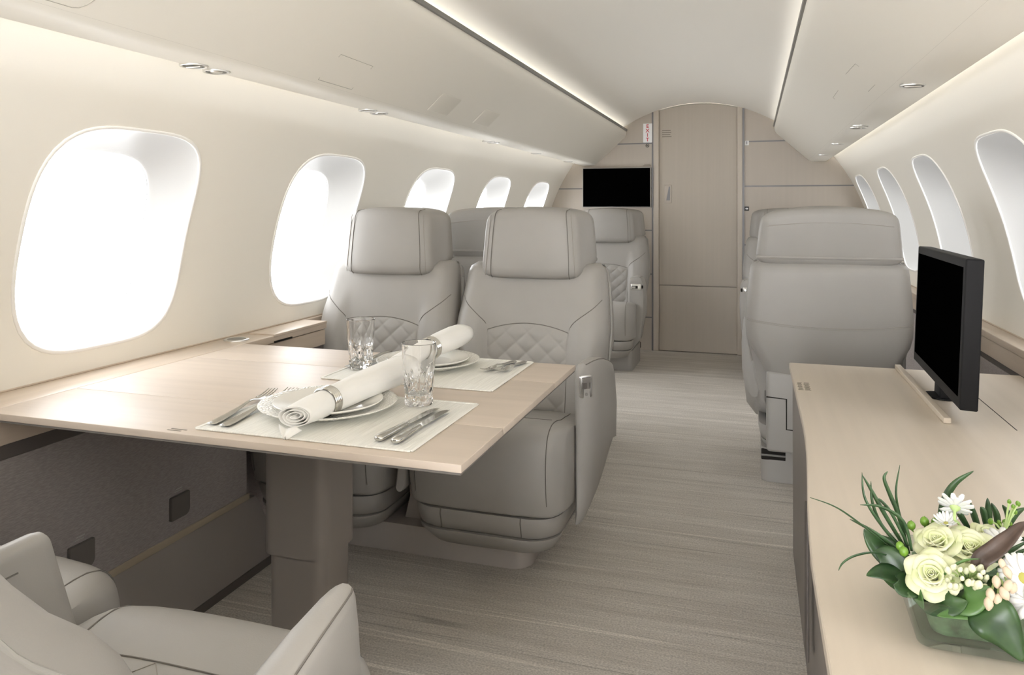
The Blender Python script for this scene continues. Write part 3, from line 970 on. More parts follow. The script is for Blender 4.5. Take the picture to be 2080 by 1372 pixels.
    for sd in (-1, 1):
        zt = Z1 - 0.016 * 0.6
        pts = [hp(sd * (0.138 - 0.014 * (i / 24) ** 2) * s, Z0 + 0.004 + (zt - Z0 - 0.008) * i / 24) for i in range(25)]
        pts.append(Vector((sd * 0.124 * s, 0.215, zt + 0.001)))
        MB().tube(pts, 0.0013, 6).build('headrest_seam', M['seam'], hd)
        pts = [hp(sd * (0.159 - 0.0165 * (i / 24)) * s, Z0 + 0.012 + (zt - Z0 - 0.03) * i / 24, 0.0006) for i in range(25)]
        MB().tube(pts, 0.0012, 6).build('headrest_seam', M['stitch'], hd)
    # rear of the headrest: arched seam and padded lower lip
    pts = []
    for i in range(25):
        u = -0.93 + 1.86 * i / 24
        pts.append((u * a1 * RWD, 0.3055 - 0.004 * abs(u) ** 6 + 0.012, 1.014 - 0.016 * u * u))
    MB().tube(pts, 0.0012, 5).build('headrest_seam', M['stitch'], hd)
    MB().tube([(u * a0 * (RWD - 0.03), 0.306 - 0.006 * abs(u) ** 5, 0.884) for u in [-1 + 2 * i / 20 for i in range(21)]], 0.006, 8).build('headrest_lip', L, hd)
    MB().rbox(-0.10 * s, 0.10 * s, 0.20, 0.26, 0.80, 0.89, 0.01).build('headrest_post', M['leather_dark'], o)
    # broad armrest on the aisle side
    def podring(y, inner, outer, top, low, k=1.0):
        w_ = outer - inner
        pts = [(inner, low), (inner, top - 0.03), (inner + 0.06 * w_, top - 0.014), (inner + 0.2 * w_, top - 0.005), (inner + 0.45 * w_, top), (inner + 0.66 * w_, top), (inner + 0.80 * w_, top - 0.004), (inner + 0.90 * w_, top - 0.013),
               (outer, top - 0.045), (outer + 0.006, top - 0.13), (outer + 0.004, top - 0.24), (outer - 0.15 * w_, low + 0.06), (inner + 0.45 * w_, low + 0.01), (inner + 0.12 * w_, low)]
        cx, cz = (inner + outer) / 2, (top + low) / 2
        return [(pod * (cx + (x - cx) * k + (s - 1) * 0.235 - (0.05 if single else 0)), y, cz + (z - cz) * (1 - (1 - k) * 0.35)) for x, z in pts]
    if single:
        PT = [(-0.185, 0.325, 0.616, 0.150), (-0.15, 0.332, 0.620, 0.160), (-0.10, 0.332, 0.618, 0.185), (-0.04, 0.328, 0.608, 0.215), (0.03, 0.322, 0.590, 0.245), (0.10, 0.308, 0.570, 0.262), (0.145, 0.293, 0.555, 0.270)]
    else:
        PT = [(-0.188, 0.274, 0.617, 0.150), (-0.172, 0.283, 0.620, 0.155), (-0.15, 0.289, 0.621, 0.160), (-0.10, 0.297, 0.618, 0.185), (-0.04, 0.302, 0.608, 0.215), (0.03, 0.304, 0.590, 0.245), (0.10, 0.300, 0.570, 0.262), (0.145, 0.290, 0.555, 0.270)]
    n0 = PT[0][1]
    rings = [podring(-0.202 if not single else -0.192, 0.241, n0 - 0.018, 0.606, 0.155, 0.6 if not single else 0.86), podring(-0.199 if not single else -0.190, 0.238, n0 - 0.009, 0.612, 0.151, 0.85 if not single else 0.95)]
    rings += [podring(y, 0.236, ou, tp, lo) for y, ou, tp, lo in PT]
    rings += [podring(0.158, 0.238, 0.282, 0.55, 0.28, 0.85), podring(0.163, 0.24, 0.28, 0.545, 0.29, 0.6)]
    ar = MB().loft(rings).build('armrest', L, o, smooth=35)
    MB().tube([podring(y, 0.236, ou, tp, lo)[6] for y, ou, tp, lo in PT], 0.0013, 5).build('armrest_seam', M['seam'], ar)
    # control plate on the armrest front
    ang = 0.0 if single else pod * math.radians(42)
    org = Vector((pod * (0.233 + (s - 1) * 0.235), -0.190, 0.552)) if single else Vector((pod * 0.2665, -0.1905, 0.552))
    TM = Matrix.Translation(org) @ Matrix.Rotation(ang, 4, 'Z')
    def plate(cx, cz, w, h, y0, y1, m, nm, par, r):
        cx *= pod
        pts = rrect(cx - w / 2, cx + w / 2, cz - h / 2, cz + h / 2, r, 5)
        rr = [[(x, y0, z) for x, z in pts], [(x, y1 + 0.0012, z) for x, z in pts], [(cx + (x - cx) * 0.94, y1, cz + (z - cz) * 0.96) for x, z in pts]]
        return MB().loft([[TM @ Vector(p) for p in q] for q in rr]).build(nm, m, par)
    if single:
        c = plate(0.0, 0.0, 0.066, 0.038, 0.006, -0.0045, M['chrome'], 'seat_control', ar, 0.005)
        plate(-0.006, -0.002, 0.040, 0.018, 0.0, -0.0055, M['dark'], 'recess', c, 0.003)
        plate(-0.012, -0.002, 0.022, 0.012, 0.0, -0.008, M['chrome'], 'paddle', c, 0.002)
        plate(0.042, 0.0, 0.010, 0.02, 0.006, -0.002, M['dark'], 'socket', c, 0.003)
    elif not plain:
        c = plate(0.0, 0.0, 0.040, 0.064, 0.012, -0.0045, M['chrome'], 'seat_control', ar, 0.007)
        plate(0.0, 0.010, 0.029, 0.034, 0.0, -0.0055, M['outlet'], 'recess', c, 0.003)
        plate(0.0, 0.018, 0.028, 0.014, 0.0, -0.008, M['chrome'], 'paddle', c, 0.003)
        plate(0.004, 0.004, 0.007, 0.02, 0.0, -0.0075, M['chrome'], 'lever', c, 0.002)
        plate(0.0, -0.022, 0.009, 0.009, 0.0, -0.0065, M['greytrim'], 'button', c, 0.004)
    # slim inner armrest
    ai = -pod
    rings = []
    for y, k in ((-0.222, 0.6), (-0.218, 0.85), (-0.204, 1.0), (0.08, 1.0), (0.13, 0.95)):
        x0, x1, z1 = (0.236, 0.272, 0.602)
        cx = (x0 + x1) / 2
        pts = rrect(cx - (x1 - x0) / 2 * k, cx + (x1 - x0) / 2 * k, 0.24, z1 - (1 - k) * 0.02, 0.018 * k, 5)
        rings.append([(ai * (x + (s - 1) * 0.235), y - (0.30 * (0.60 - z) if y < -0.2 else 0), z) for x, z in pts])
    if single or pod * 1 != 0:
        pass
    if name != 'window_seat':
        ar2 = MB().loft(rings).build('inner_armrest', L, o, smooth=40)
        MB().tube([(ai * (0.2355 + (s - 1) * 0.235), y, 0.565) for y in (-0.17, -0.05, 0.08)], 0.0013, 5).build('armrest_seam', M['seam'], ar2)
    # lower rear housing
    lr = MB().rbox(-0.195 * s, 0.195 * s, 0.13, 0.284, 0.142, 0.446, 0.012).build('rear_panel', L, o, smooth=40)
    g = [(0.196 * s, 0.2842, 0.350), (0.13 * s, 0.2848, 0.346), (0.13 * s, 0.2848, 0.232), (0.05 * s, 0.2848, 0.228), (-0.195 * s, 0.2848, 0.226)]
    MB().tube([(p[0] * (pod if single else 1) * (1), p[1], p[2]) for p in g], 0.0026, 5).build('panel_gap', M['dark'], lr)
    if single:
        pl = MB()
        pl.loft([[(x, y, z) for x, y in rrect(-0.212 * s, 0.212 * s, yf, 0.20, 0.03, 5)] for z, yf in ((0.0005, -0.19), (0.09, -0.205), (0.132, -0.21))])
        pb = pl.build('plinth', L, o, smooth=40)
        MB().rbox(*sorted((pod * 0.128 * s, pod * 0.2125 * s)), 0.186, 0.2006, 0.085, 0.126, 0.004).build('recess', M['dark'], pb)
        MB().rbox(*sorted((pod * 0.13 * s, pod * 0.213 * s)), 0.19, 0.203, 0.100, 0.108, 0.002).build('strap', M['greytrim'], pb)
    return o
G1 = 'pair of leather seats facing the camera at the dining table'
BX, AX, DY = -0.338, -0.880, 2.31
sB = make_seat('aisle_seat', 'grey leather seat with quilted back facing the table, beside the aisle', None, 1.0, 1, False)
sB.location = (BX, DY, 0)
sA = make_seat('window_seat', 'grey leather seat with quilted back facing the table, beside the window wall', None, 1.0, -1, False)
# the window seat has no broad armrest: the ledge stands there
for c in kids(sA):
    if c.name.startswith('armrest'):
        for g in kids(c):
            for h in kids(g):
                bpy.data.objects.remove(h)
            bpy.data.objects.remove(g)
        bpy.data.objects.remove(c)
sA.location = (AX, DY, 0)
sG = make_seat('aisle_seat', 'near leather seat with pointed armrest, its reclined back cut off by the frame', None, 1.0, -1, False, True)
sG.location = (-0.330, 0.60, 0)
sG.rotation_euler = (0, 0, PI)
def recline(seat, deg, hinge, back=0.0):
    """tip the back of a seat about a hinge line given in its own frame"""
    h = Vector(hinge)
    for c in kids(seat):
        if c.name.split('.')[0] in ('backrest', 'quilted_panel', 'rear_shell', 'headrest', 'headrest_post'):
            c.matrix_basis = Matrix.Translation(h + Vector((0, back, 0))) @ Matrix.Rotation(-math.radians(deg), 4, 'X') @ Matrix.Translation(-h)
recline(sG, 19, (0, 0.215, 0.83), 0.068)
dup(sA, (AX + 0.03, 0.675, 0), PI, 'leather seat by the woven wall panel, only its cushion corner showing past an armrest')
SW = 1.08
sD = make_seat('club_seat', 'grey leather seat facing the camera under the wide bulkhead screen', None, SW, 1, True)
sD.location = (-0.596, 5.12, 0)
sF = make_seat('club_seat', 'leather seat facing the camera, mostly hidden behind the big turned seat', None, SW, -1, True)
sF.location = (0.61, 5.12, 0)
dup(sF, (-0.625, 3.27, 0), PI, 'grey leather seat with its back turned, behind the pair of seats at the dining table')
sE = dup(sD, (0.645, 3.29, 0), PI, 'big grey leather seat seen from behind beyond the black monitor and credenza')

recline(sE, 4, (0, 0.28, 0.50))

def plinth(Y, rz, label):
    o = thing('seat_plinth', label, 'plinth', ((AX + BX) / 2, Y, 0), rz)
    def pl(hx, yf, r):
        return rrect(-hx, hx, yf, 0.22, r, 8)
    MB().loft([[(x, y, z) for x, y in pl(h, f, 0.06)] for z, h, f in ((0.0005, 0.370, -0.20), (0.02, 0.372, -0.205), (0.094, 0.385, -0.215))]).build('base', M['leather_dark'], o, smooth=40)
    if Y > 1:
        MB().loft([[(-0.045, y, 0.094), (0.045, y, 0.094), (0.028, y, 0.165), (0.032, y, 0.205), (-0.032, y, 0.205), (-0.028, y, 0.165)] for y in (-0.16, 0.1)]).build('centre_post', M['leather_dark'], o, smooth=30)
    return o
plinth(DY, 0, 'taupe floor plinth shared by the two seats facing the table')
plinth(0.57, PI, 'taupe floor plinth under the two near seats, hidden below the cushions')

# ------------------------------------------------------------------ dining table
TX0, TX1, TY0, TY1, TZ = -1.0535, -0.048, 1.096, 1.888, 0.66
dt = thing('dining_table', 'pale oak dining table on a taupe column, joined to the window ledge', 'table', (0, 0, 0))
for a, b in ((TY0, 1.3042), (1.3058, 1.6812), (1.6828, TY1)):
    MB().rbox(TX0, TX1, a, b, TZ - 0.0135, TZ, 0.0012, 3).build('table_leaf', M['wood'], dt)
MB().box(TX0 + 0.004, TX1 - 0.002, TY0 + 0.002, TY1 - 0.002, TZ - 0.0175, TZ - 0.0135).build('edge_strip', M['under'], dt, smooth=0)
MB().rbox(-1.04, -0.12, 1.17, 1.85, TZ - 0.024, TZ - 0.018, 0.002).build('under_frame', M['underside'], dt)
MB().rbox(-0.118, -0.06, 1.33, 1.44, TZ - 0.027, TZ - 0.018, 0.002).build('leaf_latch', M['dark'], dt)
def colring(x0, x1, y0, y1, r, z):
    return [(x, y, z) for x, y in rrect(x0, x1, y0, y1, r, 8)]
MB().loft([colring(-0.652, -0.494, 1.418, 1.564, 0.028, z) for z in (0.298, 0.62)]).build('column_sleeve', M['pedestal'], dt, smooth=50)
MB().loft([colring(-0.643, -0.502, 1.426, 1.556, 0.026, z) for z in (0.0005, 0.2985)]).build('column', M['pedestal'], dt, smooth=50)
mb = MB()
for k in range(2):
    mb.box(-0.625 + 0.002 * k, -0.595 + 0.006 * k, TY0 + 0.012 + 0.008 * k, TY0 + 0.015 + 0.008 * k, TZ, TZ + 0.0004)
mb.build('placard', M['placard'], dt, smooth=0)

# ------------------------------------------------------------------ table setting
def placemat(x0, x1, y0, y1, label):
    o = thing('placemat', label, 'placemat', ((x0 + x1) / 2, (y0 + y1) / 2, TZ))
    w, h = (x1 - x0) / 2, (y1 - y0) / 2
    nx, ny = 60, 40
    def f(u, v):
        x, y = (-1 + 2 * u) * w, (-1 + 2 * v) * h
        return (x, y, 0.0026)
    MB().rbox(-w, w, -h, h, 0.0003, 0.0026, 0.001).build('cloth', M['mat_cloth'], o)
    mb = MB()
    for sd in (-1, 1):
        mb.rbox(-w, w, sd * h - 0.004, sd * h + 0.004, 0.0004, 0.0036, 0.0015)
        mb.rbox(sd * w - 0.004, sd * w + 0.004, -h, h, 0.0004, 0.0036, 0.0015)
    mb.build('hem', M['mat_cloth'], o)
    return o
placemat(-0.577, -0.150, 1.128, 1.440, 'ribbed white placemat at the near edge of the table, under two knives')
placemat(-0.583, -0.160, 1.555, 1.879, 'ribbed white placemat at the far edge of the table, in front of the quilted seat')
MZ = TZ + 0.0028

def plate(name, label, x, y, z, r, m, well=0.62, h=0.0195):
    o = thing(name, label, 'plate', (x, y, z))
    w = r * well
    MB().lathe([(0.0005, 0.0015), (w * 0.86, 0.0015), (w * 0.9, 0.0), (w * 0.97, 0.0), (w * 1.02, 0.003), (r * 0.95, h - 0.0045), (r, h - 0.0012), (r * 1.001, h), (r * 0.992, h + 0.0008), (r * 0.95, h - 0.001), (w * 1.06, 0.0082), (w, 0.0066), (w * 0.93, 0.0060), (0.0005, 0.0060)], 72).build('dish', m, o, smooth=60)
    return o
plate('charger_plate', 'large white charger plate with beaded rim on the near placemat', -0.411, 1.304, MZ, 0.134, M['beaded'])
plate('dinner_plate', 'white plate stacked on the near charger, under the rolled napkin', -0.411, 1.304, MZ + 0.0064, 0.106, M['porcelain'], 0.6, 0.0165)
plate('charger_plate', 'large white charger plate on the far placemat', -0.398, 1.752, MZ, 0.130, M['beaded'])
plate('dinner_plate', 'white plate stacked on the far charger, behind the glass', -0.398, 1.752, MZ + 0.0064, 0.104, M['porcelain'], 0.6, 0.0165)

def napkin(label, loc, rz, rx, L, ringt):
    o = thing('napkin', label, 'napkin', loc, rz)
    o.rotation_euler = (rx, 0, rz)
    prof = [(0, 0.030, 0.0165), (0.06, 0.031, 0.0185), (ringt * 0.5, 0.031, 0.0215), (ringt - 0.05, 0.0265, 0.0232), (ringt, 0.0232, 0.0232), (ringt + 0.05, 0.026, 0.0245), (0.65, 0.037, 0.026), (0.85, 0.042, 0.0265), (1.0, 0.043, 0.025)]
    wt = [(a, b) for a, b, c in prof]
    ht = [(a, c) for a, b, c in prof]
    NT, NL = 120, 26
    turns = 4.2
    def f(u, v):
        a = u * turns * 2 * PI + 2.2
        k = 1 - 0.62 * (1 - u) ** 0.9 if u < 1 else 1
        k = 0.10 + 0.90 * min(1, u * 1.28)
        vv = v
        if v < 0.04:
            vv = v + 0.018 * math.sin(a * 1.0 + 1.0) * (0.04 - v) / 0.04
        if v > 0.94:
            vv = v + 0.045 * math.sin(a + 0.6) * (v - 0.94) / 0.06
        w, h = lerp_tab(wt, v), lerp_tab(ht, v)
        wob = 1 + 0.035 * math.sin(3 * a + 5 * v) * abs(v - ringt) * 2 + 0.02 * math.sin(7 * a + 9 * v) * abs(v - ringt) * 2
        return (math.cos(a) * w * k * wob, vv * L, math.sin(a) * h * k * wob)
    MB().grid(f, NT, NL).build('rolled_cloth', M['linen'], o, smooth=0, solid=0.0016).data.shade_smooth()
    def flap(u, v):
        x = (-0.5 + u) * 0.05 * (1 - v * 0.85) + 0.005 * v
        return (x - 0.006, -0.004 - 0.022 * math.sin(v * 1.3), -0.0185 - 0.0115 * v + 0.003 * math.cos(u * 9))
    MB().grid(flap, 10, 8).build('loose_corner', M['linen'], o, smooth=0, solid=0.0014).data.shade_smooth()
    return o
n1 = napkin('rolled white napkin with silver ring on the near plate', (-0.383, 1.145, 0.6945), math.radians(-4.6), math.radians(2.4), 0.36, 0.265)
n2 = napkin('rolled white napkin with silver ring on the far plate, partly behind the glass', (-0.395, 1.585, 0.702), math.radians(-4), math.radians(3.5), 0.31, 0.48)
def napring(nap, L, ringt, label):
    loc = Vector(nap.location) + Euler(nap.rotation_euler).to_matrix() @ Vector((0, ringt * L, 0))
    o = thing('napkin_ring', label, 'napkin ring', loc)
    o.rotation_euler = nap.rotation_euler
    R = 0.0268
    n = 56
    prof = [(-0.011, R), (-0.0105, R + 0.0012)]
    for k in range(4):
        y0 = -0.0095 + k * 0.005
        prof += [(y0, R + 0.0012), (y0 + 0.0012, R + 0.0024), (y0 + 0.003, R + 0.0024), (y0 + 0.0042, R + 0.0012)]
    prof += [(0.0105, R + 0.0012), (0.011, R), (0.0, R - 0.0004), (-0.011, R)]
    MB().loft([[(r * math.cos(2 * PI * k / n), y, r * math.sin(2 * PI * k / n)) for k in range(n)] for y, r in prof], (False, False)).build('band', M['silver'], o, smooth=30)
    return o
napring(n1, 0.36, 0.265, 'grooved silver ring around the near napkin')
napring(n2, 0.31, 0.48, 'grooved silver ring around the far napkin')

def tumbler(label, x, y, z, rb, rt, h):
    o = thing('tumbler', label, 'glass', (x, y, z))
    n = 96
    def ring(r, zz, cut):
        out = []
        for k in range(n):
            a = 2 * PI * k / n
            c = 0.0
            if cut > 0:
                p = abs(math.sin(4 * a + zz * 70)) ** 0.6
                q = abs(math.sin(4 * a - zz * 70)) ** 0.6
                c = cut * (1 - min(p, q)) + cut * 0.45 * abs(math.cos(6 * a)) ** 3
            out.append(((r - c) * math.cos(a), (r - c) * math.sin(a), zz))
        return out
    R = lambda t: rb + (rt - rb) * t
    rg = [ring(0.0005, 0.0004, 0), ring(rb * 0.9, 0.0004, 0), ring(rb * 0.98, 0.0015, 0)]
    for i in range(49):
        t = 0.03 + 0.94 * i / 48
        cut = 0.0034 * sm(0.05, 0.10, t) * (1 - sm(0.46, 0.60, t))
        rg.append(ring(R(t), t * h, cut))
    rg += [ring(R(1) - 0.0002, h * 0.99, 0), ring(R(1) - 0.001, h, 0), ring(R(1) - 0.0019, h * 0.992, 0), ring(R(0.6) - 0.0024, h * 0.6, 0), ring(R(0.3) - 0.0028, h * 0.3, 0), ring(R(0.2) - 0.004, h * 0.19, 0), ring(R(0.2) - 0.012, h * 0.165, 0), ring(0.0005, h * 0.16, 0)]
    MB().loft(rg).build('cut_glass', M['crystal'], o, smooth=18)
    return o
tumbler('cut crystal tumbler at the corner of the near placemat, behind the knives', -0.262, 1.402, MZ, 0.0285, 0.0352, 0.126)
tumbler('cut crystal tumbler on the far placemat, nearer to the window wall', -0.545, 1.672, MZ, 0.0285, 0.0352, 0.124)

# cutlery : local +y runs from handle end to tip, origin at the handle end
def ribbon(mb, pts):
    """pts: (y, half width, z centre, thickness)"""
    rings = []
    for y, w, z, t in pts:
        rings.append([(w * math.cos(2 * PI * k / 12), y, z + t / 2 * math.sin(2 * PI * k / 12)) for k in range(12)])
    return mb.loft(rings)
def fork(label, loc, rz, L, group=None):
    o = thing('fork', label, 'fork', loc, rz, group)
    k = L / 0.24
    ribbon(MB(), [(0, 0.004, 0.003, 0.001), (0.003, 0.0095, 0.003, 0.0028), (0.02, 0.0105, 0.003, 0.0034), (0.06, 0.0085, 0.0035, 0.0034), (0.10, 0.0052, 0.006, 0.0034), (0.135, 0.0036, 0.0092, 0.0034), (0.15, 0.0042, 0.0088, 0.0032), (0.158, 0.0088, 0.0076, 0.0026), (0.166, 0.0118, 0.0062, 0.0022), (0.180, 0.0122, 0.0050, 0.002), (0.190, 0.0120, 0.0048, 0.002)]).build('handle', M['silver'], o, smooth=60)
    mb = MB()
    for i in range(4):
        x = -0.0099 + 0.0066 * i
        ribbon_pts = [(0.186, 0.0021, 0.0048, 0.002), (0.205, 0.0019, 0.0052, 0.002), (0.225, 0.0016, 0.0074, 0.0018), (0.240, 0.0009, 0.0108, 0.0012)]
        rings = [[(x + w * math.cos(2 * PI * q / 8), y, z + t / 2 * math.sin(2 * PI * q / 8)) for q in range(8)] for y, w, z, t in ribbon_pts]
        mb.loft(rings)
    mb.build('tines', M['silver'], o, smooth=60)
    o.scale = (k if k > 0.8 else 0.85, k, 1)
    return o
def knife(label, loc, rz, L, group=None):
    o = thing('knife', label, 'knife', loc, rz, group)
    ribbon(MB(), [(0, 0.003, 0.006, 0.004), (0.0015, 0.0075, 0.006, 0.009), (0.006, 0.0092, 0.006, 0.0112), (0.02, 0.0088, 0.006, 0.0112), (0.06, 0.0072, 0.006, 0.0096), (0.088, 0.0056, 0.006, 0.0082), (0.094, 0.0066, 0.006, 0.0092), (0.098, 0.0048, 0.006, 0.007)]).build('handle', M['silver'], o, smooth=60)
    mb = MB()
    bl = [(0.096, -0.004, 0.0045), (0.105, -0.0065, 0.0065), (0.13, -0.0075, 0.0075), (0.17, -0.008, 0.0085), (0.195, -0.0075, 0.0088), (0.208, -0.005, 0.0086), (0.2165, 0.001, 0.0080), (0.2185, 0.0060, 0.0072)]
    mb.loft([[(a, y, 0.0052), (b, y, 0.0050), (b, y, 0.0062), (a, y, 0.0056)] for y, a, b in bl])
    mb.build('blade', M['silver'], o, smooth=30)
    o.scale = (1, L / 0.2185, 1)
    return o
def lay(fn, label, a, b, **kw):
    d = Vector((b[0] - a[0], b[1] - a[1]))
    return fn(label, (a[0], a[1], MZ + 0.0006), math.atan2(-d.x, d.y), d.length, **kw)
lay(fork, 'silver fork on the near placemat, farther from the plate', (-0.560, 1.146), (-0.598, 1.388))
lay(fork, 'silver fork on the near placemat, tucked beside the charger', (-0.530, 1.143), (-0.562, 1.405))
lay(knife, 'silver knife on the near placemat, closer to the plate', (-0.222, 1.149), (-0.208, 1.367))
lay(knife, 'silver knife on the near placemat, closer to the table edge', (-0.189, 1.146), (-0.184, 1.360))
lay(fork, 'silver fork on the far placemat, closer to the plate', (-0.203, 1.862), (-0.236, 1.712))
lay(fork, 'silver fork on the far placemat, closer to the table edge', (-0.176, 1.864), (-0.200, 1.712))
lay(knife, 'silver knife on the far placemat, beside the plate behind the glass', (-0.535, 1.868), (-0.546, 1.655))
lay(knife, 'silver knife on the far placemat, close to the window end', (-0.562, 1.866), (-0.574, 1.655))
#PART4
# ------------------------------------------------------------------ credenza
CZ = 0.585
cz = thing('credenza', 'long low credenza with pale oak top and taupe side by the aisle', 'cabinet', (0, 0, 0))
EDGE = [(-0.4, 0.461), (0.95, 0.461), (1.15, 0.463), (1.30, 0.469), (1.45, 0.478), (1.60, 0.486), (1.75, 0.491), (1.90, 0.492), (2.48, 0.492)]
EY = catmull([(x, y, 0) for y, x in EDGE], 4)
def credring(z, off, xr=1.110, y1=2.485):
    return [(p.x + off, min(p.y, y1 - 0.0), z) for p in EY] + [(xr, y1, z), (xr, -0.4, z)]
MB().loft([credring(CZ - 0.020, 0.004), credring(CZ - 0.0185, 0.0), credring(CZ - 0.002, 0.0), credring(CZ, 0.0018)]).build('credenza_top', M['wood_cred'], cz, smooth=30)
MB().loft([[(lerp_tab([(0, 0.503), (1, p.x + 0.010)], t), p.y if p.y < 2.4 else 2.478, z) for p in EY] + [(1.108, 2.478, z), (1.108, -0.4, z)] for t, z in ((0.0, 0.0005), (0.0, 0.06), (0.75, 0.40), (1.0, CZ - 0.021))]).build('body', M['cred_side'], cz, smooth=50)
MB().rbox(0.787, 0.803, 1.880, 2.482, CZ, CZ + 0.013, 0.002).build('stowage_flap', M['wood_cred'], cz)
MB().box(0.9235, 0.9255, 1.868, 2.482, CZ, CZ + 0.0004).build('lid_gap', M['dark'], cz, smooth=0)
mb = MB()
for bx, w in ((0.499, 0.013), (0.5155, 0.015)):
    for k in range(9):
        mb.box(bx + 0.001 * (k % 3), bx + w - 0.002 * (k % 2), 2.115 + k * 0.0105, 2.1195 + k * 0.0105, CZ, CZ + 0.0004)
mb.build('placard', M['placard'], cz, smooth=0)
# slim vertical grip recess in the side
MB().rbox(0.4865, 0.4915, 1.60, 1.66, 0.16, 0.46, 0.002).build('grip_recess', M['dado_dark'], cz)

mo = thing('monitor', 'black flat monitor standing on the credenza, turned towards the table', 'monitor', (0.820, 2.150, CZ + 0.0018))
mo.rotation_euler = (0, math.radians(2.2), math.radians(-1.8))
w, zb, zt = 0.297, 0.036, 0.366
fr = MB().rbox(0.0, 0.036, -w, w, zb, zt, 0.004).build('frame', M['blackframe'], mo)
MB().box(-0.0010, 0.004, -w + 0.020, w - 0.020, zb + 0.026, zt - 0.02).build('screen', M['black'], mo, smooth=0)
MB().rbox(0.008, 0.034, -0.045, 0.03, 0.0, zb + 0.01, 0.006).build('neck', M['blackframe'], mo)
MB().lathe([(0.0005, 0.0002), (0.045, 0.0002), (0.045, 0.003), (0.03, 0.006), (0.0005, 0.008)], 36, (0.022, -0.005, 0)).build('foot', M['blackframe'], mo)
MB().rbox(0.035, 0.041, -w + 0.03, -w + 0.045, 0.14, 0.155, 0.002).build('side_button', M['blackframe'], mo)

# ------------------------------------------------------------------ flower bowl
bo = thing('glass_bowl', 'square clear glass bowl holding the ivory rose arrangement on the credenza', 'bowl', (0.638, 0.985, CZ), math.radians(-1.5))
def sq(h, z, r, bow=0.0):
    out = []
    for x, y in rrect(-h, h, -h, h, r, 6):
        out.append((x, y, z))
    return out
hb, ht = 0.080, 0.092
lip = lambda x, y: 0.0
outer = [sq(0.001, 0.0003, 0.0004), sq(hb - 0.006, 0.0003, 0.012), sq(hb, 0.004, 0.014), sq(hb + 0.004, 0.02, 0.014), sq(ht - 0.001, 0.054, 0.014), sq(ht, 0.056, 0.0145), sq(ht - 0.0035, 0.0565, 0.012)]
inner = [sq(ht - 0.0045, 0.054, 0.011), sq(hb - 0.001, 0.02, 0.010), sq(hb - 0.005, 0.010, 0.010), sq(0.001, 0.009, 0.0004)]
MB().loft(outer + inner).build('bowl', M['bowlglass'], bo, smooth=40)
def fm(h, z):
    return [(x + 0.003 * math.sin(40 * y), y + 0.003 * math.sin(50 * x), z) for x, y in rrect(-h, h, -h, h, 0.012, 6)]
MB().loft([fm(0.060, 0.0105), fm(0.064, 0.02), fm(0.068, 0.046), fm(0.055, 0.056)]).build('floral_foam', M['foam'], bo, smooth=40)

def petal(mb, base, normal_az, tilt, size, cup, ruff, seed):
    """one cupped petal rising from base; az: direction it faces"""
    rnd = random.Random(seed)
    ph = rnd.random() * 6
    ca, sa_ = math.cos(normal_az), math.sin(normal_az)
    def f(u, v):
        a = (u - 0.5) * 2
        wv = math.sin(min(1, v * 1.02 + 0.10) * PI * 0.56) ** 0.8
        half = size * 0.62 * wv
        lx = a * half
        t = v * size
        # rises then curls outward at the rim
        out_ = math.sin(tilt) * t + cup * size * (v ** 3) * 0.35 - (a * a) * half * 0.55
        upz = math.cos(tilt) * t - (a * a) * size * 0.16 * v - ruff * size * 0.16 * max(0, v - 0.72) / 0.28
        out_ += ruff * size * 0.20 * max(0, (v - 0.7) / 0.3) ** 1.5 + 0.02 * size * math.sin(a * 4 + ph) * v
        return (base[0] + ca * out_ - sa_ * lx, base[1] + sa_ * out_ + ca * lx, base[2] + upz)
    mb.grid(f, 9, 8)
def rose(label, loc, aim, size, seed):
    rnd = random.Random(seed)
    o = thing('rose', label, 'flower', loc, group=None)
    z = Vector(aim).normalized()
    o.rotation_euler = z.to_track_quat('Z', 'Y').to_euler()
    mb = MB()
    S = size
    # tight spiral heart
    def heart(u, v):
        a = u * 5.0 * PI
        r = S * (0.05 + 0.17 * u) * (0.72 + 0.5 * v)
        return (r * math.cos(a), r * math.sin(a), -S * 0.5 + v * S * (0.86 - 0.10 * u + 0.03 * math.sin(a * 2)))
    mb.grid(heart, 60, 6)
    for n, r0, tilt, k, cup, ruff in ((3, 0.12, 0.10, 0.98, 0.2, 0.15), (4, 0.17, 0.22, 1.02, 0.3, 0.4), (5, 0.20, 0.42, 1.05, 0.4, 0.8), (6, 0.22, 0.72, 1.06, 0.5, 1.1)):
        off = rnd.random() * 6
        for i in range(n):
            az = off + 2 * PI * i / n + rnd.uniform(-0.12, 0.12)
            petal(mb, (math.cos(az) * S * r0, math.sin(az) * S * r0, -S * 0.55 - (tilt * 0.06) * S), az, tilt, S * k * 1.02, cup, ruff, rnd.random())
    mb.build('bloom', M['rose'], o, smooth=0, solid=0.0006).data.shade_smooth()
    MB().tube([(0, 0, -S * 0.5), (0, 0, -S * 0.5 - 0.03)], 0.003, 8).build('stem', M['stem'], o)
    return o
rose('open ivory rose nearest the bowl rim, facing the aisle', at(1893, 1168, 0.925), (-0.30, -0.66, 0.62), 0.0215, 3)
rose('ivory rose behind the front rose, at the edge of the grass blades', at(1903, 1100, 0.97), (-0.35, -0.35, 0.85), 0.0205, 5)
rose('largest ivory rose in the middle of the arrangement', at(1970, 1115, 0.965), (-0.10, -0.45, 0.85), 0.0235, 8)
rose('greenish ivory rose behind the largest rose', at(2010, 1090, 1.02), (0.15, -0.30, 0.9), 0.0165, 11)

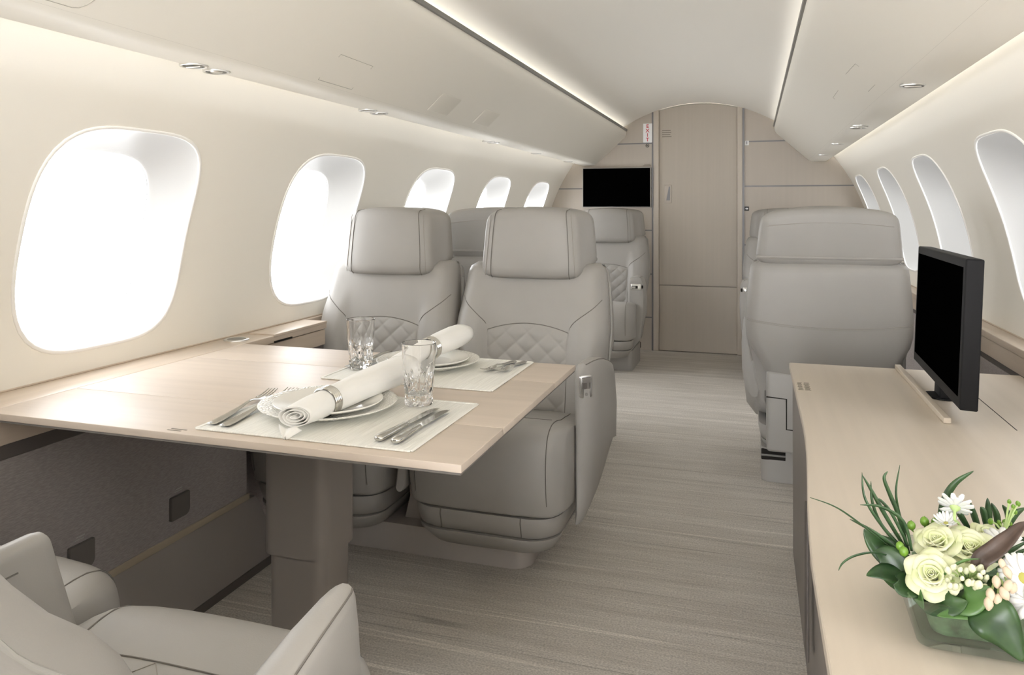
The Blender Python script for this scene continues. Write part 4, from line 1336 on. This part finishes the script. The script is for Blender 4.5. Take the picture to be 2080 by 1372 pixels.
def daisy(label, loc, aim, r, n, stem_to, seed, droop=0.15):
    rnd = random.Random(seed)
    o = thing('daisy', label, 'flower', loc)
    z = Vector(aim).normalized()
    o.rotation_euler = z.to_track_quat('Z', 'Y').to_euler()
    o.rotation_mode = 'XYZ'
    mb = MB()
    for ly in range(2):
        for i in range(n):
            a = 2 * PI * (i + 0.5 * ly) / n + rnd.uniform(-0.06, 0.06)
            up_ = rnd.uniform(-0.10, 0.16) + 0.14 * ly
            ln = r * rnd.uniform(0.9, 1.05)
            def f(u, v, a=a, up_=up_, ln=ln):
                t = r * 0.16 + v * (ln - r * 0.16)
                w = r * 0.155 * math.sin(min(1, v * 0.92 + 0.14) * PI * 0.72) * (1 if v < 0.97 else 0.7)
                x = (u - 0.5) * 2 * w
                zz = t * up_ - droop * r * v * v + 0.018 * r * math.cos((u - 0.5) * 2 * PI)
                return (math.cos(a) * t - math.sin(a) * x, math.sin(a) * t + math.cos(a) * x, zz)
            mb.grid(f, 3, 5)
    mb.build('petals', M['petal_white'], o, smooth=0, solid=0.0005).data.shade_smooth()
    MB().lathe([(0.0005, 0.1 * r), (0.12 * r, 0.09 * r), (0.22 * r, 0.05 * r), (0.25 * r, -0.02 * r), (0.0005, -0.04 * r)], 20).build('eye', M['daisy_eye'], o)
    MB().lathe([(0.0005, -0.32 * r), (0.10 * r, -0.28 * r), (0.24 * r, -0.12 * r), (0.30 * r, -0.02 * r), (0.0005, -0.01 * r)], 16).build('calyx', M['stem_pale'], o)
    q = o.rotation_euler.to_matrix().inverted()
    e = q @ (Vector(stem_to) - Vector(loc))
    MB().tube(catmull([(0, 0, -0.2 * r), (0, 0, -0.8 * r), tuple(e * 0.6 + Vector((0, 0, -0.2 * r))), tuple(e)], 4), 0.0016, 7).build('stem', M['stem_pale'], o)
    return o
daisy('white daisy standing highest above the roses, seen from its side', at(1940, 1031, 1.0), (0.20, 0.75, 0.65), 0.0195, 11, at(1952, 1075, 1.0), 2, -0.05)
daisy('white daisy behind the bronze leaf', at(2038, 1105, 0.985), (-0.15, -0.45, 0.85), 0.024, 13, at(2030, 1160, 0.99), 4)
daisy('large white daisy drooping over the bowl rim by the picture edge', at(2082, 1175, 0.90), (-0.45, -0.8, 0.25), 0.025, 12, at(2078, 1215, 0.95), 6)
daisy('white daisy lowest of all, under the large drooping one', at(2092, 1222, 0.895), (-0.35, -0.85, 0.1), 0.022, 11, at(2090, 1235, 0.95), 9)
daisy('half open white daisy between berries and the largest rose', at(1922, 1064, 1.0), (-0.2, -0.3, 0.9), 0.013, 9, at(1926, 1085, 0.99), 12, -0.5)

def blade(label, pts, w, m='grass', name='grass_blade', cat='leaf', group='grass blades in the flower bowl', fold=0.25):
    P = [Vector(p) for p in pts]
    P = catmull(P, 6)
    o = bpy.data.objects.new
    mb = MB()
    n = len(P)
    base = P[0].copy()
    rows = []
    for i, p in enumerate(P):
        t = (P[min(i + 1, n - 1)] - P[max(i - 1, 0)]).normalized()
        v = (p - CAM).normalized()
        sd = t.cross(Vector((0.35, 1, 0.2)).normalized())
        if sd.length < 1e-4:
            sd = Vector((1, 0, 0))
        sd.normalize()
        q = i / (n - 1)
        ww = 0.68 * w * (0.55 + 0.45 * math.sin(min(1, q * 1.6) * PI / 2)) * (1 - q ** 3) + 0.0002
        nn = sd.cross(t).normalized()
        rows.append([p - sd * ww - base, p - nn * ww * fold - base, p + sd * ww - base])
    vs = [x for r in rows for x in r]
    fs = []
    for i in range(n - 1):
        for k in range(2):
            fs.append((i * 3 + k, i * 3 + k + 1, (i + 1) * 3 + k + 1, (i + 1) * 3 + k))
    mb.add(vs, fs)
    ob = mb.build(name, M[m], None, smooth=0, solid=0.0005)
    ob.data.shade_smooth()
    ob.location = base
    return tag(ob, label, cat, group)
GB = 'long green grass blades fanning out of the flower bowl'
def px(*l):
    return [at(a, b, c) for a, b, c in l]
blade('long thin grass blade reaching farthest over the aisle edge', px((1838, 1140, 0.99), (1790, 1098, 0.98), (1728, 1050, 0.97), (1690, 1027, 0.96), (1645, 1011, 0.95)), 0.0016, group=None)
blade('broad grass blade leaning towards the aisle below the upright tuft', px((1850, 1145, 0.98), (1808, 1105, 0.98), (1765, 1075, 0.98), (1726, 1055, 0.98)), 0.0042, group=None)
for lb, l, w in ((GB, ((1850, 1135, 0.99), (1800, 1080, 0.99), (1758, 1015, 0.99), (1751, 960, 1.0)), 0.0028),
                 (GB, ((1842, 1120, 1.0), (1800, 1050, 1.0), (1772, 1000, 1.0), (1752, 966, 1.0)), 0.0042),
                 (GB, ((1830, 1110, 1.0), (1790, 1065, 1.0), (1772, 1020, 1.0), (1769, 978, 1.0)), 0.0030),
                 (GB, ((1846, 1125, 1.01), (1826, 1050, 1.01), (1810, 1010, 1.01), (1796, 973, 1.01), (1803, 958, 1.01)), 0.0042),
                 (GB, ((1850, 1100, 1.02), (1830, 1055, 1.02), (1820, 1000, 1.02), (1828, 945, 1.02)), 0.0022),
                 (GB, ((1845, 1110, 0.97), (1812, 1045, 0.97), (1790, 1018, 0.97), (1782, 1014, 0.97)), 0.0030),
                 (GB, ((1852, 1120, 0.96), (1835, 1060, 0.96), (1790, 1030, 0.96), (1747, 1026, 0.96)), 0.0032)):
    blade(lb, px(*l), w, group='tuft of grass blades by the roses')
blade('grass blade drooping low over the credenza edge', px((1800, 1128, 0.96), (1770, 1123, 0.95), (1735, 1130, 0.94), (1712, 1144, 0.93), (1703, 1160, 0.925)), 0.0020, group=None)
blade('tall arching leaf blade behind the highest daisy', px((1908, 1062, 1.05), (1918, 1018, 1.05), (1940, 982, 1.05), (1978, 957, 1.05)), 0.0068, group=None)
blade('pale curled blade crossing in front of the largest rose', px((1918, 1168, 0.915), (1940, 1148, 0.91), (1965, 1138, 0.91), (1990, 1136, 0.915)), 0.0022, m='leaf_light', group=None)
SL = 'upright strap leaf standing behind the roses'
for l in (((1968, 1075, 1.05), (1950, 1045, 1.05), (1944, 1030, 1.05)), ((1988, 1075, 1.06), (1978, 1045, 1.06), (1972, 1022, 1.06)), ((2004, 1072, 1.06), (1998, 1040, 1.06), (1992, 1030, 1.06)), ((2010, 1075, 1.07), (2008, 1040, 1.07), (2006, 1012, 1.07)), ((2028, 1075, 1.07), (2024, 1045, 1.07), (2014, 1022, 1.07)), ((2050, 1070, 1.07), (2048, 1045, 1.07), (2036, 1026, 1.07)), ((2046, 1072, 1.06), (2062, 1045, 1.06), (2082, 1032, 1.06))):
    blade(SL, px(*l), 0.0062, name='strap_leaf', group='strap leaves behind the roses', fold=0.4)
for l in (((2020, 1150, 0.95), (2050, 1122, 0.95), (2090, 1098, 0.95)), ((2025, 1158, 0.94), (2058, 1130, 0.94), (2095, 1112, 0.94)), ((2030, 1165, 0.93), (2060, 1142, 0.93), (2095, 1128, 0.93))):
    blade('green blade pointing out of the picture beside the bronze leaf', px(*l), 0.0040, name='strap_leaf', group='blades beside the bronze leaf')

def leaf(label, pts, w, m='leaf', fold=0.25, name='broad_leaf', side=(0, -0.5, 0.85), wav=0.0):
    """broad leaf along a spine; side: rough facing of its upper surface"""
    P = catmull([Vector(p) for p in pts], 6)
    n = len(P)
    base = P[0].copy()
    rows = []
    K = 6
    for i, p in enumerate(P):
        t = (P[min(i + 1, n - 1)] - P[max(i - 1, 0)]).normalized()
        nn = Vector(side)
        nn = (nn - t * nn.dot(t)).normalized()
        sd = t.cross(nn).normalized()
        q = i / (n - 1)
        ww = w * max(0, math.sin(PI * min(1, q * 0.98 + 0.02) ** 0.72)) ** 0.9 * (1 - 0.25 * q) * 1.12 + 0.0003
        rows.append([p + sd * (ww * (k / (K / 2) - 1)) + nn * (fold * ww * abs(k / (K / 2) - 1) - 0.12 * ww * (k / (K / 2) - 1) ** 4 + wav * ww * math.sin(q * 14 + k)) - base for k in range(K + 1)])
    vs = [x for r in rows for x in r]
    fs = [(i * (K + 1) + k, i * (K + 1) + k + 1, (i + 1) * (K + 1) + k + 1, (i + 1) * (K + 1) + k) for i in range(n - 1) for k in range(K)]
    ob = MB().add(vs, fs).build(name, M[m], None, smooth=0, solid=0.0006)
    ob.data.shade_smooth()
    ob.location = base
    return tag(ob, label, 'leaf')
leaf('big dark green leaf hanging over the front of the glass bowl', px((1985, 1228, 0.90), (2015, 1255, 0.885), (2045, 1292, 0.88), (2078, 1345, 0.875)), 0.023, side=(-0.2, -0.8, 0.5))
leaf('green leaf lying flat along the bowl rim below the roses', px((2000, 1228, 0.91), (1970, 1240, 0.90), (1940, 1247, 0.895), (1903, 1252, 0.89)), 0.010, m='leaf_light', side=(0, -0.5, 0.85))
leaf('pointed green leaf under the blush buds', px((1930, 1218, 0.92), (1960, 1222, 0.905), (1990, 1210, 0.90), (2012, 1193, 0.90)), 0.017, m='leaf_light', side=(0, -0.6, 0.8))
leaf('narrow green leaf pointing to the aisle above the bowl corner', px((1838, 1172, 0.95), (1810, 1168, 0.945), (1785, 1165, 0.94), (1760, 1170, 0.935)), 0.0125, side=(-0.1, -0.5, 0.85))
leaf('dark leaf rising behind the low pointed leaf', px((1848, 1200, 0.95), (1825, 1160, 0.955), (1800, 1130, 0.96), (1778, 1120, 0.965)), 0.019, side=(-0.5, -0.6, 0.6))
leaf('dark leaf under the broad grass blade', px((1840, 1150, 0.985), (1805, 1125, 0.985), (1775, 1100, 0.985), (1755, 1075, 0.985)), 0.016, side=(-0.4, -0.6, 0.65))
leaf('short dark leaf covering the near corner of the bowl', px((1868, 1185, 0.94), (1850, 1190, 0.93), (1830, 1195, 0.92), (1815, 1188, 0.915)), 0.016, side=(-0.3, -0.7, 0.6))
leaf('pale edged leaf bent down inside the bowl corner under the front rose', px((1848, 1172, 0.945), (1858, 1195, 0.93), (1868, 1218, 0.912), (1876, 1238, 0.903)), 0.008, m='leaf_light', side=(-0.7, -0.6, 0.3))
leaf('dark leaf beneath the front rose above the rim', px((1880, 1215, 0.925), (1905, 1225, 0.91), (1935, 1230, 0.90), (1965, 1222, 0.90)), 0.017, side=(0, -0.7, 0.7))
leaf('dark green leaf filling the gap between the buds and the drooping daisy', px((2005, 1225, 0.93), (2035, 1215, 0.925), (2065, 1222, 0.92), (2098, 1235, 0.91)), 0.022, side=(0, -0.6, 0.8))
leaf('upright dark leaf behind the greenish rose', px((2040, 1160, 1.03), (2060, 1130, 1.03), (2080, 1110, 1.03), (2105, 1095, 1.03)), 0.016, side=(-0.2, -0.6, 0.7))
leaf('dark leaf hidden among the roses at the back of the bowl', px((1930, 1150, 1.02), (1960, 1130, 1.03), (2000, 1115, 1.04), (2045, 1110, 1.05)), 0.024, side=(0, -0.5, 0.85))
leaf('bronze brown leaf curling across the roses', px((1990, 1170, 0.93), (1993, 1142, 0.925), (2022, 1120, 0.925), (2050, 1095, 0.93), (2075, 1070, 0.94), (2100, 1062, 0.95)), 0.0095, m='leaf_brown', fold=0.5, side=(-0.3, -0.6, 0.7), wav=0.05)

def berry_sprig(label, spots, root):
    o = thing('berry_sprig', label, 'berries', root)
    R = Vector(root)
    for c, r in spots:
        c = Vector(c) - R
        r *= 0.72
        rings = [(0.0005, -r * 1.15)] + [(r * math.sin(PI * k / 10), -r * 1.15 * math.cos(PI * k / 10)) for k in range(1, 10)] + [(r * 0.12, r * 1.15), (0.0005, r * 1.3)]
        MB().lathe(rings, 16, tuple(c)).build('berry', M['berry'], o, smooth=60)
        MB().tube([(0, 0, 0), tuple(c * 0.5 + Vector((0, 0, -0.002))), tuple(c - Vector((0, 0, r)))], 0.001, 6).build('stem', M['stem'], o)
    return o
berry_sprig('pair of green berries low beside the front rose', [(at(1828, 1110, 0.955), 0.0062), (at(1836, 1121, 0.95), 0.0068)], at(1850, 1150, 0.97))
berry_sprig('green berries in a row above the rear ivory rose', [(at(1851, 1068, 1.0), 0.0066), (at(1878, 1060, 1.01), 0.0070), (at(1901, 1062, 1.01), 0.0072), (at(1892, 1070, 1.01), 0.005)], at(1885, 1110, 1.0))
berry_sprig('single green berry under the pair, by the bowl corner', [(at(1845, 1153, 0.94), 0.0058)], at(1852, 1175, 0.95))

def bud_sprig(label, spots, root, m, down=False):
    o = thing('bud_sprig', label, 'flower buds', root)
    R = Vector(root)
    rnd = random.Random(len(spots))
    for c, r in spots:
        c = Vector(c) - R
        r *= 0.78
        d = Vector((rnd.uniform(-0.5, 0.5), -0.4, -1 if down else 1)).normalized()
        a = d.orthogonal().normalized()
        b = d.cross(a)
        rings = []
        for tt, k in ((-1.4, 0.05), (-1.1, 0.55), (-0.4, 0.95), (0.3, 1.0), (0.9, 0.75), (1.4, 0.4), (1.6, 0.05)):
            rings.append([c + d * (tt * r) + (a * math.cos(2 * PI * i / 10) + b * math.sin(2 * PI * i / 10)) * (r * k) for i in range(10)])
        MB().loft(rings).build('bud', M[m], o, smooth=60)
        MB().tube([(0, 0, 0), tuple(c * 0.6 + Vector((0, 0, 0.003))), tuple(c)], 0.0011, 6).build('stem', M['stem_pale'], o)
    return o
bud_sprig('cluster of blush pink buds hanging by the drooping daisy', px2 := [(at(a, b, c), r) for a, b, c, r in ((2012, 1208, 0.895, 0.0058), (2008, 1226, 0.892, 0.006), (2027, 1218, 0.893, 0.0055), (2040, 1206, 0.893, 0.006), (2048, 1190, 0.895, 0.0055), (2024, 1182, 0.90, 0.0055), (2046, 1163, 0.905, 0.0055), (2058, 1195, 0.895, 0.005), (2035, 1145, 0.91, 0.0045))], at(2030, 1160, 0.93), 'bud_pink', True)
rb = random.Random(5)
bud_sprig('frothy cluster of tiny cream buds below the largest rose', [(at(rb.uniform(1925, 2005), rb.uniform(1150, 1195), rb.uniform(0.895, 0.93)), rb.uniform(0.0028, 0.0048)) for _ in range(30)], at(1965, 1195, 0.94), 'bud_white')
bud_sprig('tall sprig of tiny green buds near the picture edge', [(at(a, b, 1.03), r) for a, b, r in ((2050, 1020, 0.003), (2058, 1030, 0.003), (2068, 1024, 0.0035), (2062, 1042, 0.003), (2048, 1050, 0.0035), (2052, 1065, 0.003), (2040, 1060, 0.003), (2030, 1063, 0.0035), (2012, 1060, 0.004))], at(2040, 1085, 1.02), 'berry')
